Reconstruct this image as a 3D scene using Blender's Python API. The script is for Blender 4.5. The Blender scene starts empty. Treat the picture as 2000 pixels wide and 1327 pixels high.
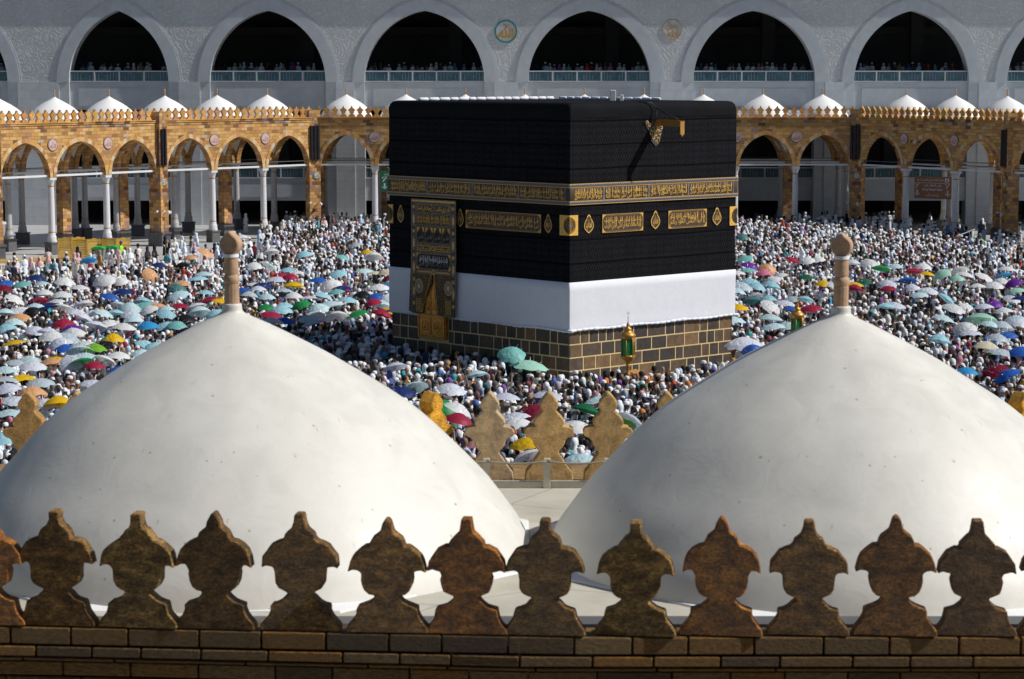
import bpy, bmesh, math, random
from mathutils import Vector, Matrix, noise
random.seed(7)
R = math.radians
scene = bpy.context.scene
COL = scene.collection

# ------------------------------------------------------------------ camera
F, CX, CY, W, HH = 4400.0, 1000.0, 663.5, 2000.0, 1327.0
EYE = 14.5
TH = math.atan((CY - 140.0) / F)
cam_d = bpy.data.cameras.new('camera'); cam = bpy.data.objects.new('camera', cam_d); COL.objects.link(cam)
cam.location = (0, 0, EYE); cam.rotation_euler = (math.pi / 2 - TH, 0, 0)
cam_d.sensor_width = 36; cam_d.lens = F / W * 36
cam_d.clip_start = 0.5; cam_d.clip_end = 2000
cam_d.dof.use_dof = True; cam_d.dof.focus_distance = 100; cam_d.dof.aperture_fstop = 6.3
scene.camera = cam
scene.render.resolution_x = 1024; scene.render.resolution_y = 679

# ------------------------------------------------------------------ light
SUN_EL, SUN_A = R(43), R(-6)           # azimuth measured from +X, negative towards the camera
world = bpy.data.worlds.new('World'); scene.world = world; world.use_nodes = True
wn = world.node_tree.nodes; wn.clear()
sky = wn.new('ShaderNodeTexSky'); sky.sky_type = 'NISHITA'; sky.sun_disc = False
sky.sun_elevation = SUN_EL; sky.sun_rotation = math.pi / 2 - SUN_A
sky.air_density = 1.0; sky.dust_density = 0.6; sky.ozone_density = 3.0
bg = wn.new('ShaderNodeBackground'); bg.inputs[1].default_value = 0.05
wo = wn.new('ShaderNodeOutputWorld')
world.node_tree.links.new(sky.outputs[0], bg.inputs[0]); world.node_tree.links.new(bg.outputs[0], wo.inputs[0])
S = Vector((math.cos(SUN_A) * math.cos(SUN_EL), math.sin(SUN_A) * math.cos(SUN_EL), math.sin(SUN_EL)))
sl = bpy.data.lights.new('sun', 'SUN'); sl.energy = 4.5; sl.angle = R(0.5); sl.color = (1, .965, .91)
so = bpy.data.objects.new('sun', sl); COL.objects.link(so); so.location = (60, 0, 60)
so.rotation_euler = (-S).to_track_quat('-Z', 'Y').to_euler()
scene.view_settings.view_transform = 'Standard'; scene.view_settings.look = 'None'
scene.view_settings.exposure = 0.0; scene.view_settings.gamma = 1
scene.cycles.max_bounces = 6; scene.cycles.diffuse_bounces = 3; scene.cycles.glossy_bounces = 2

# ------------------------------------------------------------------ geometry of the view (turns photo measures into places)
fwd = Vector((0, math.cos(TH), -math.sin(TH))); upv = Vector((0, math.sin(TH), math.cos(TH)))
O = Vector((0, 0, EYE))
def ray(px, py): return fwd + Vector((1, 0, 0)) * ((px - CX) / F) + upv * (-(py - CY) / F)
def on_z(px, py, z):
    d = ray(px, py); return O + d * ((z - EYE) / d.z)
def on_y(px, py, y):
    d = ray(px, py); return O + d * (y / d.y)
def on_plane(px, py, p, n):
    d = ray(px, py); return O + d * ((p - O).dot(n) / d.dot(n))
def proj(p):
    v = Vector(p) - O; zc = v.dot(fwd)
    return CX + F * v.x / zc, CY - F * v.dot(upv) / zc, zc

# ------------------------------------------------------------------ naming helpers
def tag(o, label=None, cat=None, group=None, kind=None):
    if label: o['label'] = label
    if cat: o['category'] = cat
    if group: o['group'] = group
    if kind: o['kind'] = kind
    return o
def empty(name, loc=(0, 0, 0), rz=0, **k):
    o = bpy.data.objects.new(name, None); COL.objects.link(o); o.location = loc; o.rotation_euler = (0, 0, rz)
    o.empty_display_size = .3
    return tag(o, **k)

class MB:
    """collects shapes into one mesh"""
    def __init__(s): s.v = []; s.f = []; s.m = []; s.c = []; s.uv = None; s.sm = []
    def add(s, vs, fs, mi=0, c=0.5, smooth=False, T=None):
        b = len(s.v)
        for v in vs:
            v = Vector(v); s.v.append(T @ v if T is not None else v)
        for f in fs:
            s.f.append([b + i for i in f]); s.m.append(mi); s.c.append(c); s.sm.append(smooth)
    def box(s, x0, x1, y0, y1, z0, z1, mi=0, c=.5, T=None):
        s.add([(x0, y0, z0), (x1, y0, z0), (x1, y1, z0), (x0, y1, z0), (x0, y0, z1), (x1, y0, z1), (x1, y1, z1), (x0, y1, z1)],
              [(0, 3, 2, 1), (4, 5, 6, 7), (0, 1, 5, 4), (1, 2, 6, 5), (2, 3, 7, 6), (3, 0, 4, 7)], mi, c, False, T)
    def lathe(s, prof, n=16, mi=0, c=.5, smooth=True, T=None, ctr=(0, 0, 0), rot=0, sx=1, sy=1):
        vs = []; fs = []
        for (r, z) in prof:
            for k in range(n):
                a = 2 * math.pi * k / n + rot
                vs.append((ctr[0] + r * sx * math.cos(a), ctr[1] + r * sy * math.sin(a), ctr[2] + z))
        for j in range(len(prof) - 1):
            for k in range(n):
                k2 = (k + 1) % n
                fs.append((j * n + k, j * n + k2, (j + 1) * n + k2, (j + 1) * n + k))
        s.add(vs, fs, mi, c, smooth, T)
        s.add([vs[k] for k in range(n)], [tuple(reversed(range(n)))], mi, c, False, T)
        s.add([vs[(len(prof) - 1) * n + k] for k in range(n)], [tuple(range(n))], mi, c, False, T)
    def tube(s, pts, rad, n=8, mi=0, c=.5, T=None):
        pts = [Vector(p) for p in pts]
        if not isinstance(rad, (list, tuple)): rad = [rad] * len(pts)
        vs = []; fs = []
        for i, p in enumerate(pts):
            d = (pts[min(i + 1, len(pts) - 1)] - pts[max(i - 1, 0)]).normalized()
            a = d.cross(Vector((0, 0, 1)));
            if a.length < .05: a = d.cross(Vector((0, 1, 0)))
            a.normalize(); b = d.cross(a).normalized()
            for k in range(n):
                t = 2 * math.pi * k / n
                vs.append(p + (a * math.cos(t) + b * math.sin(t)) * rad[i])
        for i in range(len(pts) - 1):
            for k in range(n):
                k2 = (k + 1) % n
                fs.append((i * n + k, (i + 1) * n + k, (i + 1) * n + k2, i * n + k2))
        fs.append(tuple(range(n))); fs.append(tuple(reversed([(len(pts) - 1) * n + k for k in range(n)])))
        s.add(vs, fs, mi, c, True, T)
    def prism(s, poly, y0, y1, mi=0, c=.5, T=None, holes=None):
        """poly in (x,z), extruded y0..y1 (convex or not: one n-gon each side)"""
        n = len(poly)
        vs = [(x, y0, z) for x, z in poly] + [(x, y1, z) for x, z in poly]
        fs = [tuple(range(n)), tuple(reversed(range(n, 2 * n)))]
        for i in range(n):
            j = (i + 1) % n; fs.append((j, i, n + i, n + j))
        s.add(vs, fs, mi, c, False, T)
    def build(s, name, mats, parent=None, bevel=0, tri=False, fixn=True, smooth_angle=None):
        me = bpy.data.meshes.new(name)
        me.from_pydata([tuple(v) for v in s.v], [], s.f)
        if not isinstance(mats, (list, tuple)): mats = [mats]
        for m in mats: me.materials.append(m)
        me.polygons.foreach_set('material_index', s.m)
        me.polygons.foreach_set('use_smooth', s.sm)
        at = me.attributes.new('blk', 'FLOAT', 'FACE'); at.data.foreach_set('value', s.c)
        if fixn or tri or bevel:
            bm = bmesh.new(); bm.from_mesh(me)
            if fixn: bmesh.ops.recalc_face_normals(bm, faces=bm.faces)
            if bevel:
                es = [e for e in bm.edges if len(e.link_faces) == 2 and e.calc_face_angle(0) > .6]
                bmesh.ops.bevel(bm, geom=es, offset=bevel, segments=1, affect='EDGES', clamp_overlap=True)
            if tri: bmesh.ops.triangulate(bm, faces=[f for f in bm.faces if len(f.verts) > 4])
            bm.to_mesh(me); bm.free()
        me.update()
        o = bpy.data.objects.new(name, me); COL.objects.link(o)
        if parent is not None: o.parent = parent
        return o

def copy_tree(o, parent=None):
    c = o.copy(); COL.objects.link(c)
    if parent is not None: c.parent = parent
    for ch in list(o.children): copy_tree(ch, c)
    return c

# ------------------------------------------------------------------ materials
class NT:
    def __init__(s, name):
        s.m = bpy.data.materials.new(name); s.m.use_nodes = True; s.t = s.m.node_tree; s.n = s.t.nodes; s.l = s.t.links
        s.b = s.n['Principled BSDF']
    def new(s, t, **k):
        n = s.n.new(t)
        for a, v in k.items():
            if a.startswith('i_'):
                key = a[2:]; key = int(key) if key.isdigit() else key.replace('_', ' ')
                n.inputs[key].default_value = v
            else: setattr(n, a, v)
        return n
    def lk(s, a, b): s.l.new(a, b)
    def ramp(s, src, stops, interp='LINEAR'):
        r = s.new('ShaderNodeValToRGB'); r.color_ramp.interpolation = interp
        e = r.color_ramp.elements
        while len(e) < len(stops): e.new(.5)
        for i, (p, c) in enumerate(stops):
            e[i].position = p; e[i].color = (c[0], c[1], c[2], 1) if not isinstance(c, (int, float)) else (c, c, c, 1)
        s.lk(src, r.inputs[0]); return r.outputs[0]
    def math(s, op, a, b=None, c=None):
        n = s.new('ShaderNodeMath', operation=op)
        for i, x in enumerate((a, b, c)):
            if x is None: continue
            if isinstance(x, (int, float)): n.inputs[i].default_value = x
            else: s.lk(x, n.inputs[i])
        return n.outputs[0]
    def mix(s, f, a, b, bt='MIX'):
        n = s.new('ShaderNodeMix', data_type='RGBA', blend_type=bt)
        for i, x in ((0, f), (6, a), (7, b)):
            if isinstance(x, (int, float)): n.inputs[i].default_value = x
            elif isinstance(x, (tuple, list)): n.inputs[i].default_value = (x[0], x[1], x[2], 1)
            else: s.lk(x, n.inputs[i])
        return n.outputs[2]
    def noise(s, scale, detail=4, rough=.55, vec=None, dist=0):
        n = s.new('ShaderNodeTexNoise'); n.inputs['Scale'].default_value = scale; n.inputs['Detail'].default_value = detail
        n.inputs['Roughness'].default_value = rough; n.inputs['Distortion'].default_value = dist
        if vec is not None: s.lk(vec, n.inputs['Vector'])
        return n.outputs[0]
    def coord(s, out='Object', sc=(1, 1, 1)):
        t = s.new('ShaderNodeTexCoord'); mp = s.new('ShaderNodeMapping'); mp.inputs['Scale'].default_value = sc
        s.lk(t.outputs[out], mp.inputs[0]); return mp.outputs[0]
    def attr(s, name='blk'):
        a = s.new('ShaderNodeAttribute', attribute_name=name); return a.outputs['Fac']
    def bump(s, h, strength=.3, dist=.02):
        b = s.new('ShaderNodeBump'); b.inputs['Strength'].default_value = strength; b.inputs['Distance'].default_value = dist
        s.lk(h, b.inputs['Height']); s.lk(b.outputs[0], s.b.inputs['Normal']); return b
    def col(s, c):
        if isinstance(c, (tuple, list)): s.b.inputs['Base Color'].default_value = (c[0], c[1], c[2], 1)
        else: s.lk(c, s.b.inputs['Base Color'])
    def set(s, rough=.6, metal=0, spec=.5):
        s.b.inputs['Roughness'].default_value = rough; s.b.inputs['Metallic'].default_value = metal
        s.b.inputs['Specular IOR Level'].default_value = spec
def plain(name, c, rough=.6, metal=0, var=.15, scale=3, spec=.4, bump=0, sc=(1, 1, 1)):
    m = NT(name); v = m.coord('Object', sc)
    n = m.noise(scale, 5, .6, v)
    lo = tuple(x * (1 - var) for x in c); hi = tuple(min(1, x * (1 + var)) for x in c)
    m.col(m.ramp(n, [(.3, lo), (.7, hi)])); m.set(rough, metal, spec)
    if bump: m.bump(n, bump, .02)
    return m.m

def m_masonry(name, stops, bw=.62, bh=.27, mortar=.012, bump=.5):
    m = NT(name); t = m.new('ShaderNodeTexCoord'); sp = m.new('ShaderNodeSeparateXYZ'); m.lk(t.outputs['Object'], sp.inputs[0])
    cb = m.new('ShaderNodeCombineXYZ'); m.lk(m.math('ADD', sp.outputs[0], sp.outputs[1]), cb.inputs[0]); m.lk(sp.outputs[2], cb.inputs[1])
    br = m.new('ShaderNodeTexBrick'); m.lk(cb.outputs[0], br.inputs['Vector'])
    br.inputs['Color1'].default_value = (0, 0, 0, 1); br.inputs['Color2'].default_value = (1, 1, 1, 1); br.inputs['Mortar'].default_value = (.5, .5, .5, 1)
    br.inputs['Scale'].default_value = 1; br.inputs['Brick Width'].default_value = bw; br.inputs['Row Height'].default_value = bh
    br.inputs['Mortar Size'].default_value = mortar; br.inputs['Bias'].default_value = 0
    col = m.ramp(br.outputs['Color'], stops)
    n = m.noise(2.2, 5, .6, t.outputs['Object'])
    col = m.mix(.7, col, m.ramp(n, [(.3, .75), (.7, 1.2)]), 'MULTIPLY')
    mc = m.mix(br.outputs['Fac'], col, (.2, .13, .07))
    m.col(mc); m.set(.8, 0, .3)
    m.bump(m.math('SUBTRACT', m.math('MULTIPLY', n, .3), br.outputs['Fac']), bump, .02)
    return m.m
ST = [(.0, (.14, .075, .035)), (.12, (.42, .22, .075)), (.35, (.52, .285, .085)), (.55, (.60, .34, .11)), (.75, (.64, .40, .17)), (.88, (.50, .22, .09)), (.95, (.30, .2, .2)), (1., (.62, .47, .3))]
M_STONE = m_masonry('arcade stone', ST)
M_PIER = m_masonry('pier stone', [(.0, (.17, .07, .04)), (.2, (.42, .2, .07)), (.45, (.56, .3, .1)), (.7, (.6, .38, .16)), (.85, (.38, .2, .13)), (.93, (.26, .18, .19)), (1., (.6, .42, .25))], .45, .3)
def m_blocks(name, stops, rough=.75, bscale=14, bstr=.5, bdist=.02, mul=.5, metal=0, vsc=(1, 1, 1)):
    m = NT(name); v = m.coord('Object', vsc); n = m.noise(bscale, 8, .65, v)
    c = m.ramp(m.attr(), stops); c = m.mix(mul, c, m.ramp(n, [(.3, .55), (.7, 1.35)]), 'MULTIPLY')
    m.col(c); m.set(rough, metal, .35); m.bump(n, bstr, bdist); return m.m
M_VOUS = m_blocks('voussoirs', ST, bscale=3)
M_KSTONE = m_blocks('kaaba stone', [(0, (.05, .042, .038)), (.4, (.085, .064, .05)), (.7, (.125, .083, .05)), (1, (.21, .125, .06))], .55, 3.5, .5, .03, .8)
M_GROUT = plain('gilded grout', (.72, .54, .27), .5, 0, .1)
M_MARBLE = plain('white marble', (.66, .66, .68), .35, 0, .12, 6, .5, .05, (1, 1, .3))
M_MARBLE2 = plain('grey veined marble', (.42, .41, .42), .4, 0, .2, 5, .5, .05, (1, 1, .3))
M_DSTONE = plain('dark plinth stone', (.105, .105, .11), .6, 0, .2, 3)
M_WHITE = plain('white plaster', (.8, .8, .79), .65, 0, .03, 2)
M_DOMEF = plain('far dome paint', (.82, .82, .81), .55, 0, .04, 1.2)
M_GOLD = plain('polished gold', (.50, .26, .055), .45, .5, .15, 6, .5, .2)
M_GOLDD = plain('embossed gold door', (.60, .27, .05), .42, .6, .3, 9, .5, .6)
M_FINF = plain('far finial stone', (.5, .27, .11), .7, 0, .1)
M_GLASSG = plain('green lantern glass', (.0, .2, .05), .4, 0, .3, 5)
M_BLACK = plain('black speaker', (.012, .012, .018), .5, 0, .1)
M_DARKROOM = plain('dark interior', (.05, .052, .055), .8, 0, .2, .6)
M_WMETAL = plain('white painted metal', (.7, .7, .71), .4, 0, .05)
M_RAIL = plain('teal balustrade glass', (.055, .12, .145), .25, 0, .3, 2)
M_SIGNG = plain('green sign', (.0, .17, .075), .5, 0, .03)
M_SIGNB = plain('brown sign', (.34, .15, .075), .5, 0, .03)
M_SIGNW = plain('sign lettering', (.75, .75, .75), .5, 0, .02)
M_YPANEL = plain('yellow partition', (.55, .33, .05), .55, 0, .25, 2)
M_GREENP = plain('green plastic lid', (.02, .42, .06), .4, 0, .1)
M_GREYP = plain('grey plastic', (.22, .24, .25), .5, 0, .1)
M_ROPE = plain('grey rope', (.3, .27, .2), .9, 0, .25, 80, .2, .5)
M_POST = plain('cream painted post', (.46, .43, .35), .6, 0, .12, 20)
M_RED = plain('roundel red', (.60, .44, .40), .6, 0, .05)
M_RWORD = plain('roundel lettering', (.4, .13, .1), .6, 0, .05)
M_EMBG = plain('emblem green', (.0, .22, .19), .5, 0, .05)
M_EMBY = plain('emblem gold', (.5, .27, .04), .5, 0, .1)
M_STEEL = plain('steel shaft', (.4, .4, .42), .3, .8, .05)
M_SILV = plain('silver thread', (.20, .19, .20), .5, .0, .4, 30)
M_GTHR = plain('gold thread', (.76, .44, .08), .5, .0, .35, 14)
M_GTHD = plain('dark gold thread ground', (.065, .04, .026), .6, .0, .4, 25)
def m_fili():
    m = NT('gold filigree on black'); v = m.coord('Object'); vo = m.new('ShaderNodeTexVoronoi', feature='DISTANCE_TO_EDGE'); vo.inputs['Scale'].default_value = 11; m.lk(v, vo.inputs['Vector'])
    n = m.noise(34, 3, .7, v); h = m.math('ADD', m.math('MULTIPLY', vo.outputs['Distance'], 2.2), m.math('MULTIPLY', n, .5))
    m.col(m.ramp(h, [(.28, (.40, .24, .05)), (.36, (.16, .095, .03)), (.46, (.02, .016, .014))])); m.set(.6, 0, .3); return m.m
M_FILI = m_fili()
M_GTHM = plain('worn gold thread', (.42, .24, .05), .5, .0, .5, 30)
M_BLKCL = plain('black ground cloth', (.012, .011, .012), .7, 0, .2, 6)

def m_floor():
    m = NT('mataf marble'); v = m.coord('Object')
    br = m.new('ShaderNodeTexBrick'); m.lk(v, br.inputs['Vector']); br.inputs['Scale'].default_value = 1
    br.inputs['Brick Width'].default_value = 1.2; br.inputs['Row Height'].default_value = .6; br.inputs['Mortar Size'].default_value = .01
    br.inputs['Color1'].default_value = (.55, .55, .54, 1); br.inputs['Color2'].default_value = (.5, .5, .5, 1); br.inputs['Mortar'].default_value = (.3, .3, .3, 1)
    m.col(br.outputs['Color']); m.set(.35, 0, .5); return m.m
def m_facade():
    m = NT('carved grey marble'); v = m.coord('Object')
    sp = m.new('ShaderNodeSeparateXYZ'); m.lk(v, sp.inputs[0]); cb = m.new('ShaderNodeCombineXYZ')
    m.lk(sp.outputs[0], cb.inputs[0]); m.lk(sp.outputs[2], cb.inputs[1])
    warp = m.new('ShaderNodeTexNoise'); warp.inputs['Scale'].default_value = .9; m.lk(cb.outputs[0], warp.inputs['Vector'])
    vm = m.new('ShaderNodeVectorMath', operation='MULTIPLY_ADD'); m.lk(warp.outputs['Color'], vm.inputs[0]); vm.inputs[1].default_value = (.9, .9, .9); m.lk(cb.outputs[0], vm.inputs[2])
    vo = m.new('ShaderNodeTexVoronoi', feature='F1'); vo.inputs['Scale'].default_value = .85; m.lk(vm.outputs[0], vo.inputs['Vector'])
    s1 = m.math('SINE', m.math('MULTIPLY', vo.outputs['Distance'], 26))
    vo2 = m.new('ShaderNodeTexVoronoi', feature='DISTANCE_TO_EDGE'); vo2.inputs['Scale'].default_value = 1.3; m.lk(vm.outputs[0], vo2.inputs['Vector'])
    e = m.ramp(vo2.outputs['Distance'], [(0, 0), (.12, 1)])
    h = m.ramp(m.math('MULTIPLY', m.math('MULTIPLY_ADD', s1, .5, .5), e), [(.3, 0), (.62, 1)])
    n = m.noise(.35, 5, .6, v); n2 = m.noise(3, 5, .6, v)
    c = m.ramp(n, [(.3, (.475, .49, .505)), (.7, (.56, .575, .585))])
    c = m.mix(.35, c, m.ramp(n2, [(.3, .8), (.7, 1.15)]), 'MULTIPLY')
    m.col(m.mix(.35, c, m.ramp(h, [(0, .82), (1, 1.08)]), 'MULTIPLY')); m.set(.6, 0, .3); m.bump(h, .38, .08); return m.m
def m_facade_plain():
    m = NT('grey marble slabs'); v = m.coord('Object')
    sp = m.new('ShaderNodeSeparateXYZ'); m.lk(v, sp.inputs[0]); cb = m.new('ShaderNodeCombineXYZ')
    m.lk(m.math('ADD', sp.outputs[0], sp.outputs[1]), cb.inputs[0]); m.lk(sp.outputs[2], cb.inputs[1])
    br = m.new('ShaderNodeTexBrick'); m.lk(cb.outputs[0], br.inputs['Vector']); br.inputs['Scale'].default_value = 1
    br.inputs['Brick Width'].default_value = 1.6; br.inputs['Row Height'].default_value = .85; br.inputs['Mortar Size'].default_value = .012
    br.inputs['Color1'].default_value = (.50, .525, .55, 1); br.inputs['Color2'].default_value = (.55, .57, .59, 1); br.inputs['Mortar'].default_value = (.38, .4, .42, 1)
    n = m.noise(1.5, 5, .6, v)
    m.col(m.mix(.4, br.outputs['Color'], m.ramp(n, [(.3, .8), (.7, 1.12)]), 'MULTIPLY')); m.set(.5, 0, .35); return m.m
def m_neardome():
    m = NT('weathered white dome render'); v = m.coord('Object')
    big = m.noise(.55, 4, .6, v, .4); mid = m.noise(3.2, 7, .68, v, .6); fine = m.noise(60, 3, .6, v)
    c = m.ramp(big, [(.3, (.63, .615, .56)), (.7, (.70, .685, .635))])
    c = m.mix(.5, c, m.ramp(mid, [(.32, .86), (.6, 1.03)]), 'MULTIPLY')
    vo = m.new('ShaderNodeTexVoronoi', feature='F1'); vo.inputs['Scale'].default_value = 2.6; vo.inputs['Randomness'].default_value = 1
    dv = m.new('ShaderNodeVectorMath', operation='MULTIPLY_ADD')
    nn = m.new('ShaderNodeTexNoise'); nn.inputs['Scale'].default_value = 9; m.lk(v, nn.inputs['Vector']); m.lk(nn.outputs['Color'], dv.inputs[0]); dv.inputs[1].default_value = (.12, .12, .12); m.lk(v, dv.inputs[2])
    m.lk(dv.outputs[0], vo.inputs['Vector'])
    sp = m.ramp(m.math('ADD', vo.outputs['Distance'], m.math('MULTIPLY', mid, .05)), [(.055, 1), (.085, 0)])
    c = m.mix(m.math('MULTIPLY', sp, .75), c, (.16, .13, .1))
    # runs of dirt: vertical streaks that start at a few points
    st = m.noise(1, 3, .6, m.coord('Object', (9, 9, .8)))
    c = m.mix(m.ramp(st, [(.66, 0), (.78, .35)]), c, (.42, .4, .37))
    sx = m.new('ShaderNodeSeparateXYZ'); m.lk(v, sx.inputs[0]); ang = m.math('ARCTAN2', sx.outputs[1], sx.outputs[0])
    cb = m.new('ShaderNodeCombineXYZ'); m.lk(m.math('ADD', m.math('MULTIPLY', ang, 9.0), m.math('MULTIPLY', m.noise(1.5, 2, .5, v), 2.2)), cb.inputs[0]); m.lk(m.math('MULTIPLY', sx.outputs[2], 1.5), cb.inputs[1])
    v3 = m.new('ShaderNodeTexVoronoi', feature='F1', voronoi_dimensions='2D'); v3.inputs['Scale'].default_value = 1.0; m.lk(cb.outputs[0], v3.inputs['Vector'])
    wob = m.noise(30, 2, .5, v)
    dr = m.ramp(m.math('ADD', v3.outputs['Distance'], m.math('MULTIPLY', wob, .05)), [(.03, 1), (.06, 0)])
    keep = m.ramp(v3.outputs['Color'], [(.55, 0), (.62, 1)])
    c = m.mix(m.math('MULTIPLY', m.math('MULTIPLY', dr, keep), .5), c, (.26, .22, .18))
    v4 = m.new('ShaderNodeTexVoronoi', feature='F1'); v4.inputs['Scale'].default_value = 5.5; m.lk(v, v4.inputs['Vector'])
    c = m.mix(m.ramp(v4.outputs['Distance'], [(.05, .7), (.075, 0)]), c, (.3, .27, .22))
    m.col(c); m.set(.42, 0, .5)
    rr = m.ramp(mid, [(.3, .4), (.7, .62)]); m.lk(rr, m.b.inputs['Roughness'])
    m.bump(m.math('ADD', m.math('MULTIPLY', mid, 1.0), m.math('MULTIPLY', fine, .08)), .13, .03); return m.m
def m_roof():
    m = NT('roof screed'); v = m.coord('Object'); n = m.noise(2.5, 8, .65, v); n2 = m.noise(.6, 3, .5, v)
    c = m.ramp(n, [(.25, (.42, .39, .32)), (.7, (.56, .53, .45))]); c = m.mix(.5, c, m.ramp(n2, [(.3, .8), (.7, 1.1)]), 'MULTIPLY')
    vo = m.new('ShaderNodeTexVoronoi', feature='DISTANCE_TO_EDGE'); vo.inputs['Scale'].default_value = .5; m.lk(v, vo.inputs['Vector'])
    c = m.mix(m.ramp(vo.outputs['Distance'], [(.002, .6), (.006, 0)]), c, (.2, .18, .15))
    m.col(c); m.set(.8, 0, .3); m.bump(n, .3, .01); return m.m
def m_merlon(name, rough_amt, hs):
    m = NT(name); t = m.new('ShaderNodeTexCoord'); oi = m.new('ShaderNodeObjectInfo')
    off = m.new('ShaderNodeVectorMath', operation='MULTIPLY_ADD'); m.lk(oi.outputs['Location'], off.inputs[0]); off.inputs[1].default_value = (3.1, 3.1, 0); m.lk(t.outputs['Object'], off.inputs[2])
    mp = m.new('ShaderNodeMapping'); mp.inputs['Scale'].default_value = (1, 1, hs); m.lk(off.outputs[0], mp.inputs[0]); v = mp.outputs[0]
    a = m.noise(9, 9, .7, v, .3); b = m.noise(45, 6, .7, v)
    big = m.noise(2.5, 3, .5, v)
    h = m.math('ADD', a, m.math('MULTIPLY', b, .35))
    if hs > 1.2: c = m.mix(1, oi.outputs['Color'], m.ramp(m.math('ADD', m.math('MULTIPLY', a, .55), m.math('MULTIPLY', b, .45)), [(.36, .12), (.47, .6), (.53, 1.1), (.62, 2.3)]), 'MULTIPLY')  # relief shading painted into the colour: noise darkens pits, brightens crests
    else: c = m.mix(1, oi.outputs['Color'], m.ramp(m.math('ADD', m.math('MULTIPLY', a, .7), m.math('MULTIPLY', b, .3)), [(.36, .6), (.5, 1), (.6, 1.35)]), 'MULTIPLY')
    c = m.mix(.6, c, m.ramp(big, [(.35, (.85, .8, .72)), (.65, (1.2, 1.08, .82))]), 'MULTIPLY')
    m.col(c); m.set(.75, 0, .35); m.bump(h, rough_amt, .09); return m.m
def m_kiswah():
    m = NT('black woven silk'); uv = m.new('ShaderNodeTexCoord').outputs['UV']
    sp = m.new('ShaderNodeSeparateXYZ'); m.lk(uv, sp.inputs[0])
    U, V = sp.outputs[0], sp.outputs[1]
    # seams: horizontal every 1.27 m, vertical every 0.95 m
    def line(x, per, w):
        f = m.math('FRACT', m.math('DIVIDE', x, per)); d = m.math('ABSOLUTE', m.math('SUBTRACT', f, .5))
        return m.ramp(d, [(.5 - w * 2, 0), (.5 - w, 1)])
    Vw = m.math('ADD', V, m.math('MULTIPLY', m.math('SINE', m.math('MULTIPLY', U, 1.1)), .014))
    lh = line(Vw, 1.03, .025); lv = line(U, .46, .03)
    # woven zigzags
    zz = m.math('ABSOLUTE', m.math('SUBTRACT', m.math('FRACT', m.math('DIVIDE', U, .3)), .5))
    w1 = m.math('SINE', m.math('MULTIPLY', m.math('ADD', V, m.math('MULTIPLY', zz, .9)), 21))
    n = m.noise(26, 4, .7, uv); n2 = m.noise(1.2, 3, .5, uv)
    pat = m.ramp(m.math('ADD', m.math('MULTIPLY', w1, .09), n), [(.47, 0), (.6, 1)])
    c = m.mix(pat, (.0024, .0024, .0034), (.023, .023, .0285))
    c = m.mix(m.math('MULTIPLY', m.math('MAXIMUM', lh, m.math('MULTIPLY', lv, .55)), .9), c, (.001, .001, .0015))
    top = m.ramp(V, [(.5, 0), (.51, 0)])
    c = m.mix(.5, c, m.ramp(n2, [(.3, .7), (.7, 1.3)]), 'MULTIPLY')
    m.col(c); m.set(.8, 0, .06)
    m.bump(m.math('SUBTRACT', m.math('MULTIPLY', n2, .8), m.math('MULTIPLY', m.math('MAXIMUM', lh, m.math('MULTIPLY', lv, .6)), .35)), .3, .06)
    return m.m
def m_whitecloth():
    m = NT('white cotton band'); v = m.coord('Object'); n = m.noise(.7, 3, .5, v); n2 = m.noise(4, 4, .6, v)
    m.col(m.ramp(n2, [(.3, (.72, .74, .79)), (.7, (.76, .78, .83))])); m.set(.85, 0, .1); m.bump(m.math('ADD', n, m.math('MULTIPLY', n2, .1)), .3, .08); return m.m
def m_objcol(name, rough=.7, var=.15, scale=8, backlight=0):
    m = NT(name); oi = m.new('ShaderNodeObjectInfo'); v = m.coord('Object'); n = m.noise(scale, 3, .6, v)
    m.col(m.mix(1, oi.outputs['Color'], m.ramp(n, [(.3, 1 - var), (.7, 1 + var * .5)]), 'MULTIPLY')); m.set(rough, 0, .3)
    if backlight:
        m.b.inputs['Transmission Weight'].default_value = 0
        tr = m.new('ShaderNodeBsdfTranslucent'); m.lk(oi.outputs['Color'], tr.inputs[0]); mx = m.new('ShaderNodeMixShader'); mx.inputs[0].default_value = backlight
        out = m.n['Material Output']; m.lk(m.b.outputs[0], mx.inputs[1]); m.lk(tr.outputs[0], mx.inputs[2]); m.lk(mx.outputs[0], out.inputs[0])
    return m.m
def m_rand(name, cols, k=1.0, off=0.0, rough=.75):
    m = NT(name); oi = m.new('ShaderNodeObjectInfo')
    f = m.math('FRACT', m.math('ADD', m.math('MULTIPLY', oi.outputs['Random'], k), off))
    n = len(cols); c = m.ramp(f, [(i / n, cols[i]) for i in range(n)], 'CONSTANT')
    v = m.coord('Object'); nz = m.noise(9, 3, .6, v)
    m.col(m.mix(.6, c, m.ramp(nz, [(.3, .8), (.7, 1.1)]), 'MULTIPLY')); m.set(rough, 0, .25); return m.m
M_FLOOR = m_floor(); M_FAC = m_facade(); M_FACP = m_facade_plain(); M_NDOME = m_neardome(); M_ROOF = m_roof()
M_MERF = m_merlon('rough dark sandstone', 1.0, 1.6); M_MERR = m_merlon('pitted golden sandstone', 1.0, 1.0)
M_KIS = m_kiswah(); M_WCL = m_whitecloth()
M_CANOPY = m_objcol('umbrella fabric', .45, .06, 3, .3)
M_PARB = m_blocks('dark sandstone bricks', [(0, (.09, .052, .02)), (.3, (.15, .085, .028)), (.6, (.20, .105, .025)), (.8, (.25, .115, .016)), (1, (.20, .13, .05))], .8, 22, 1.0, .06, .95, 0, (1, 1, 2.2))

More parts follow.
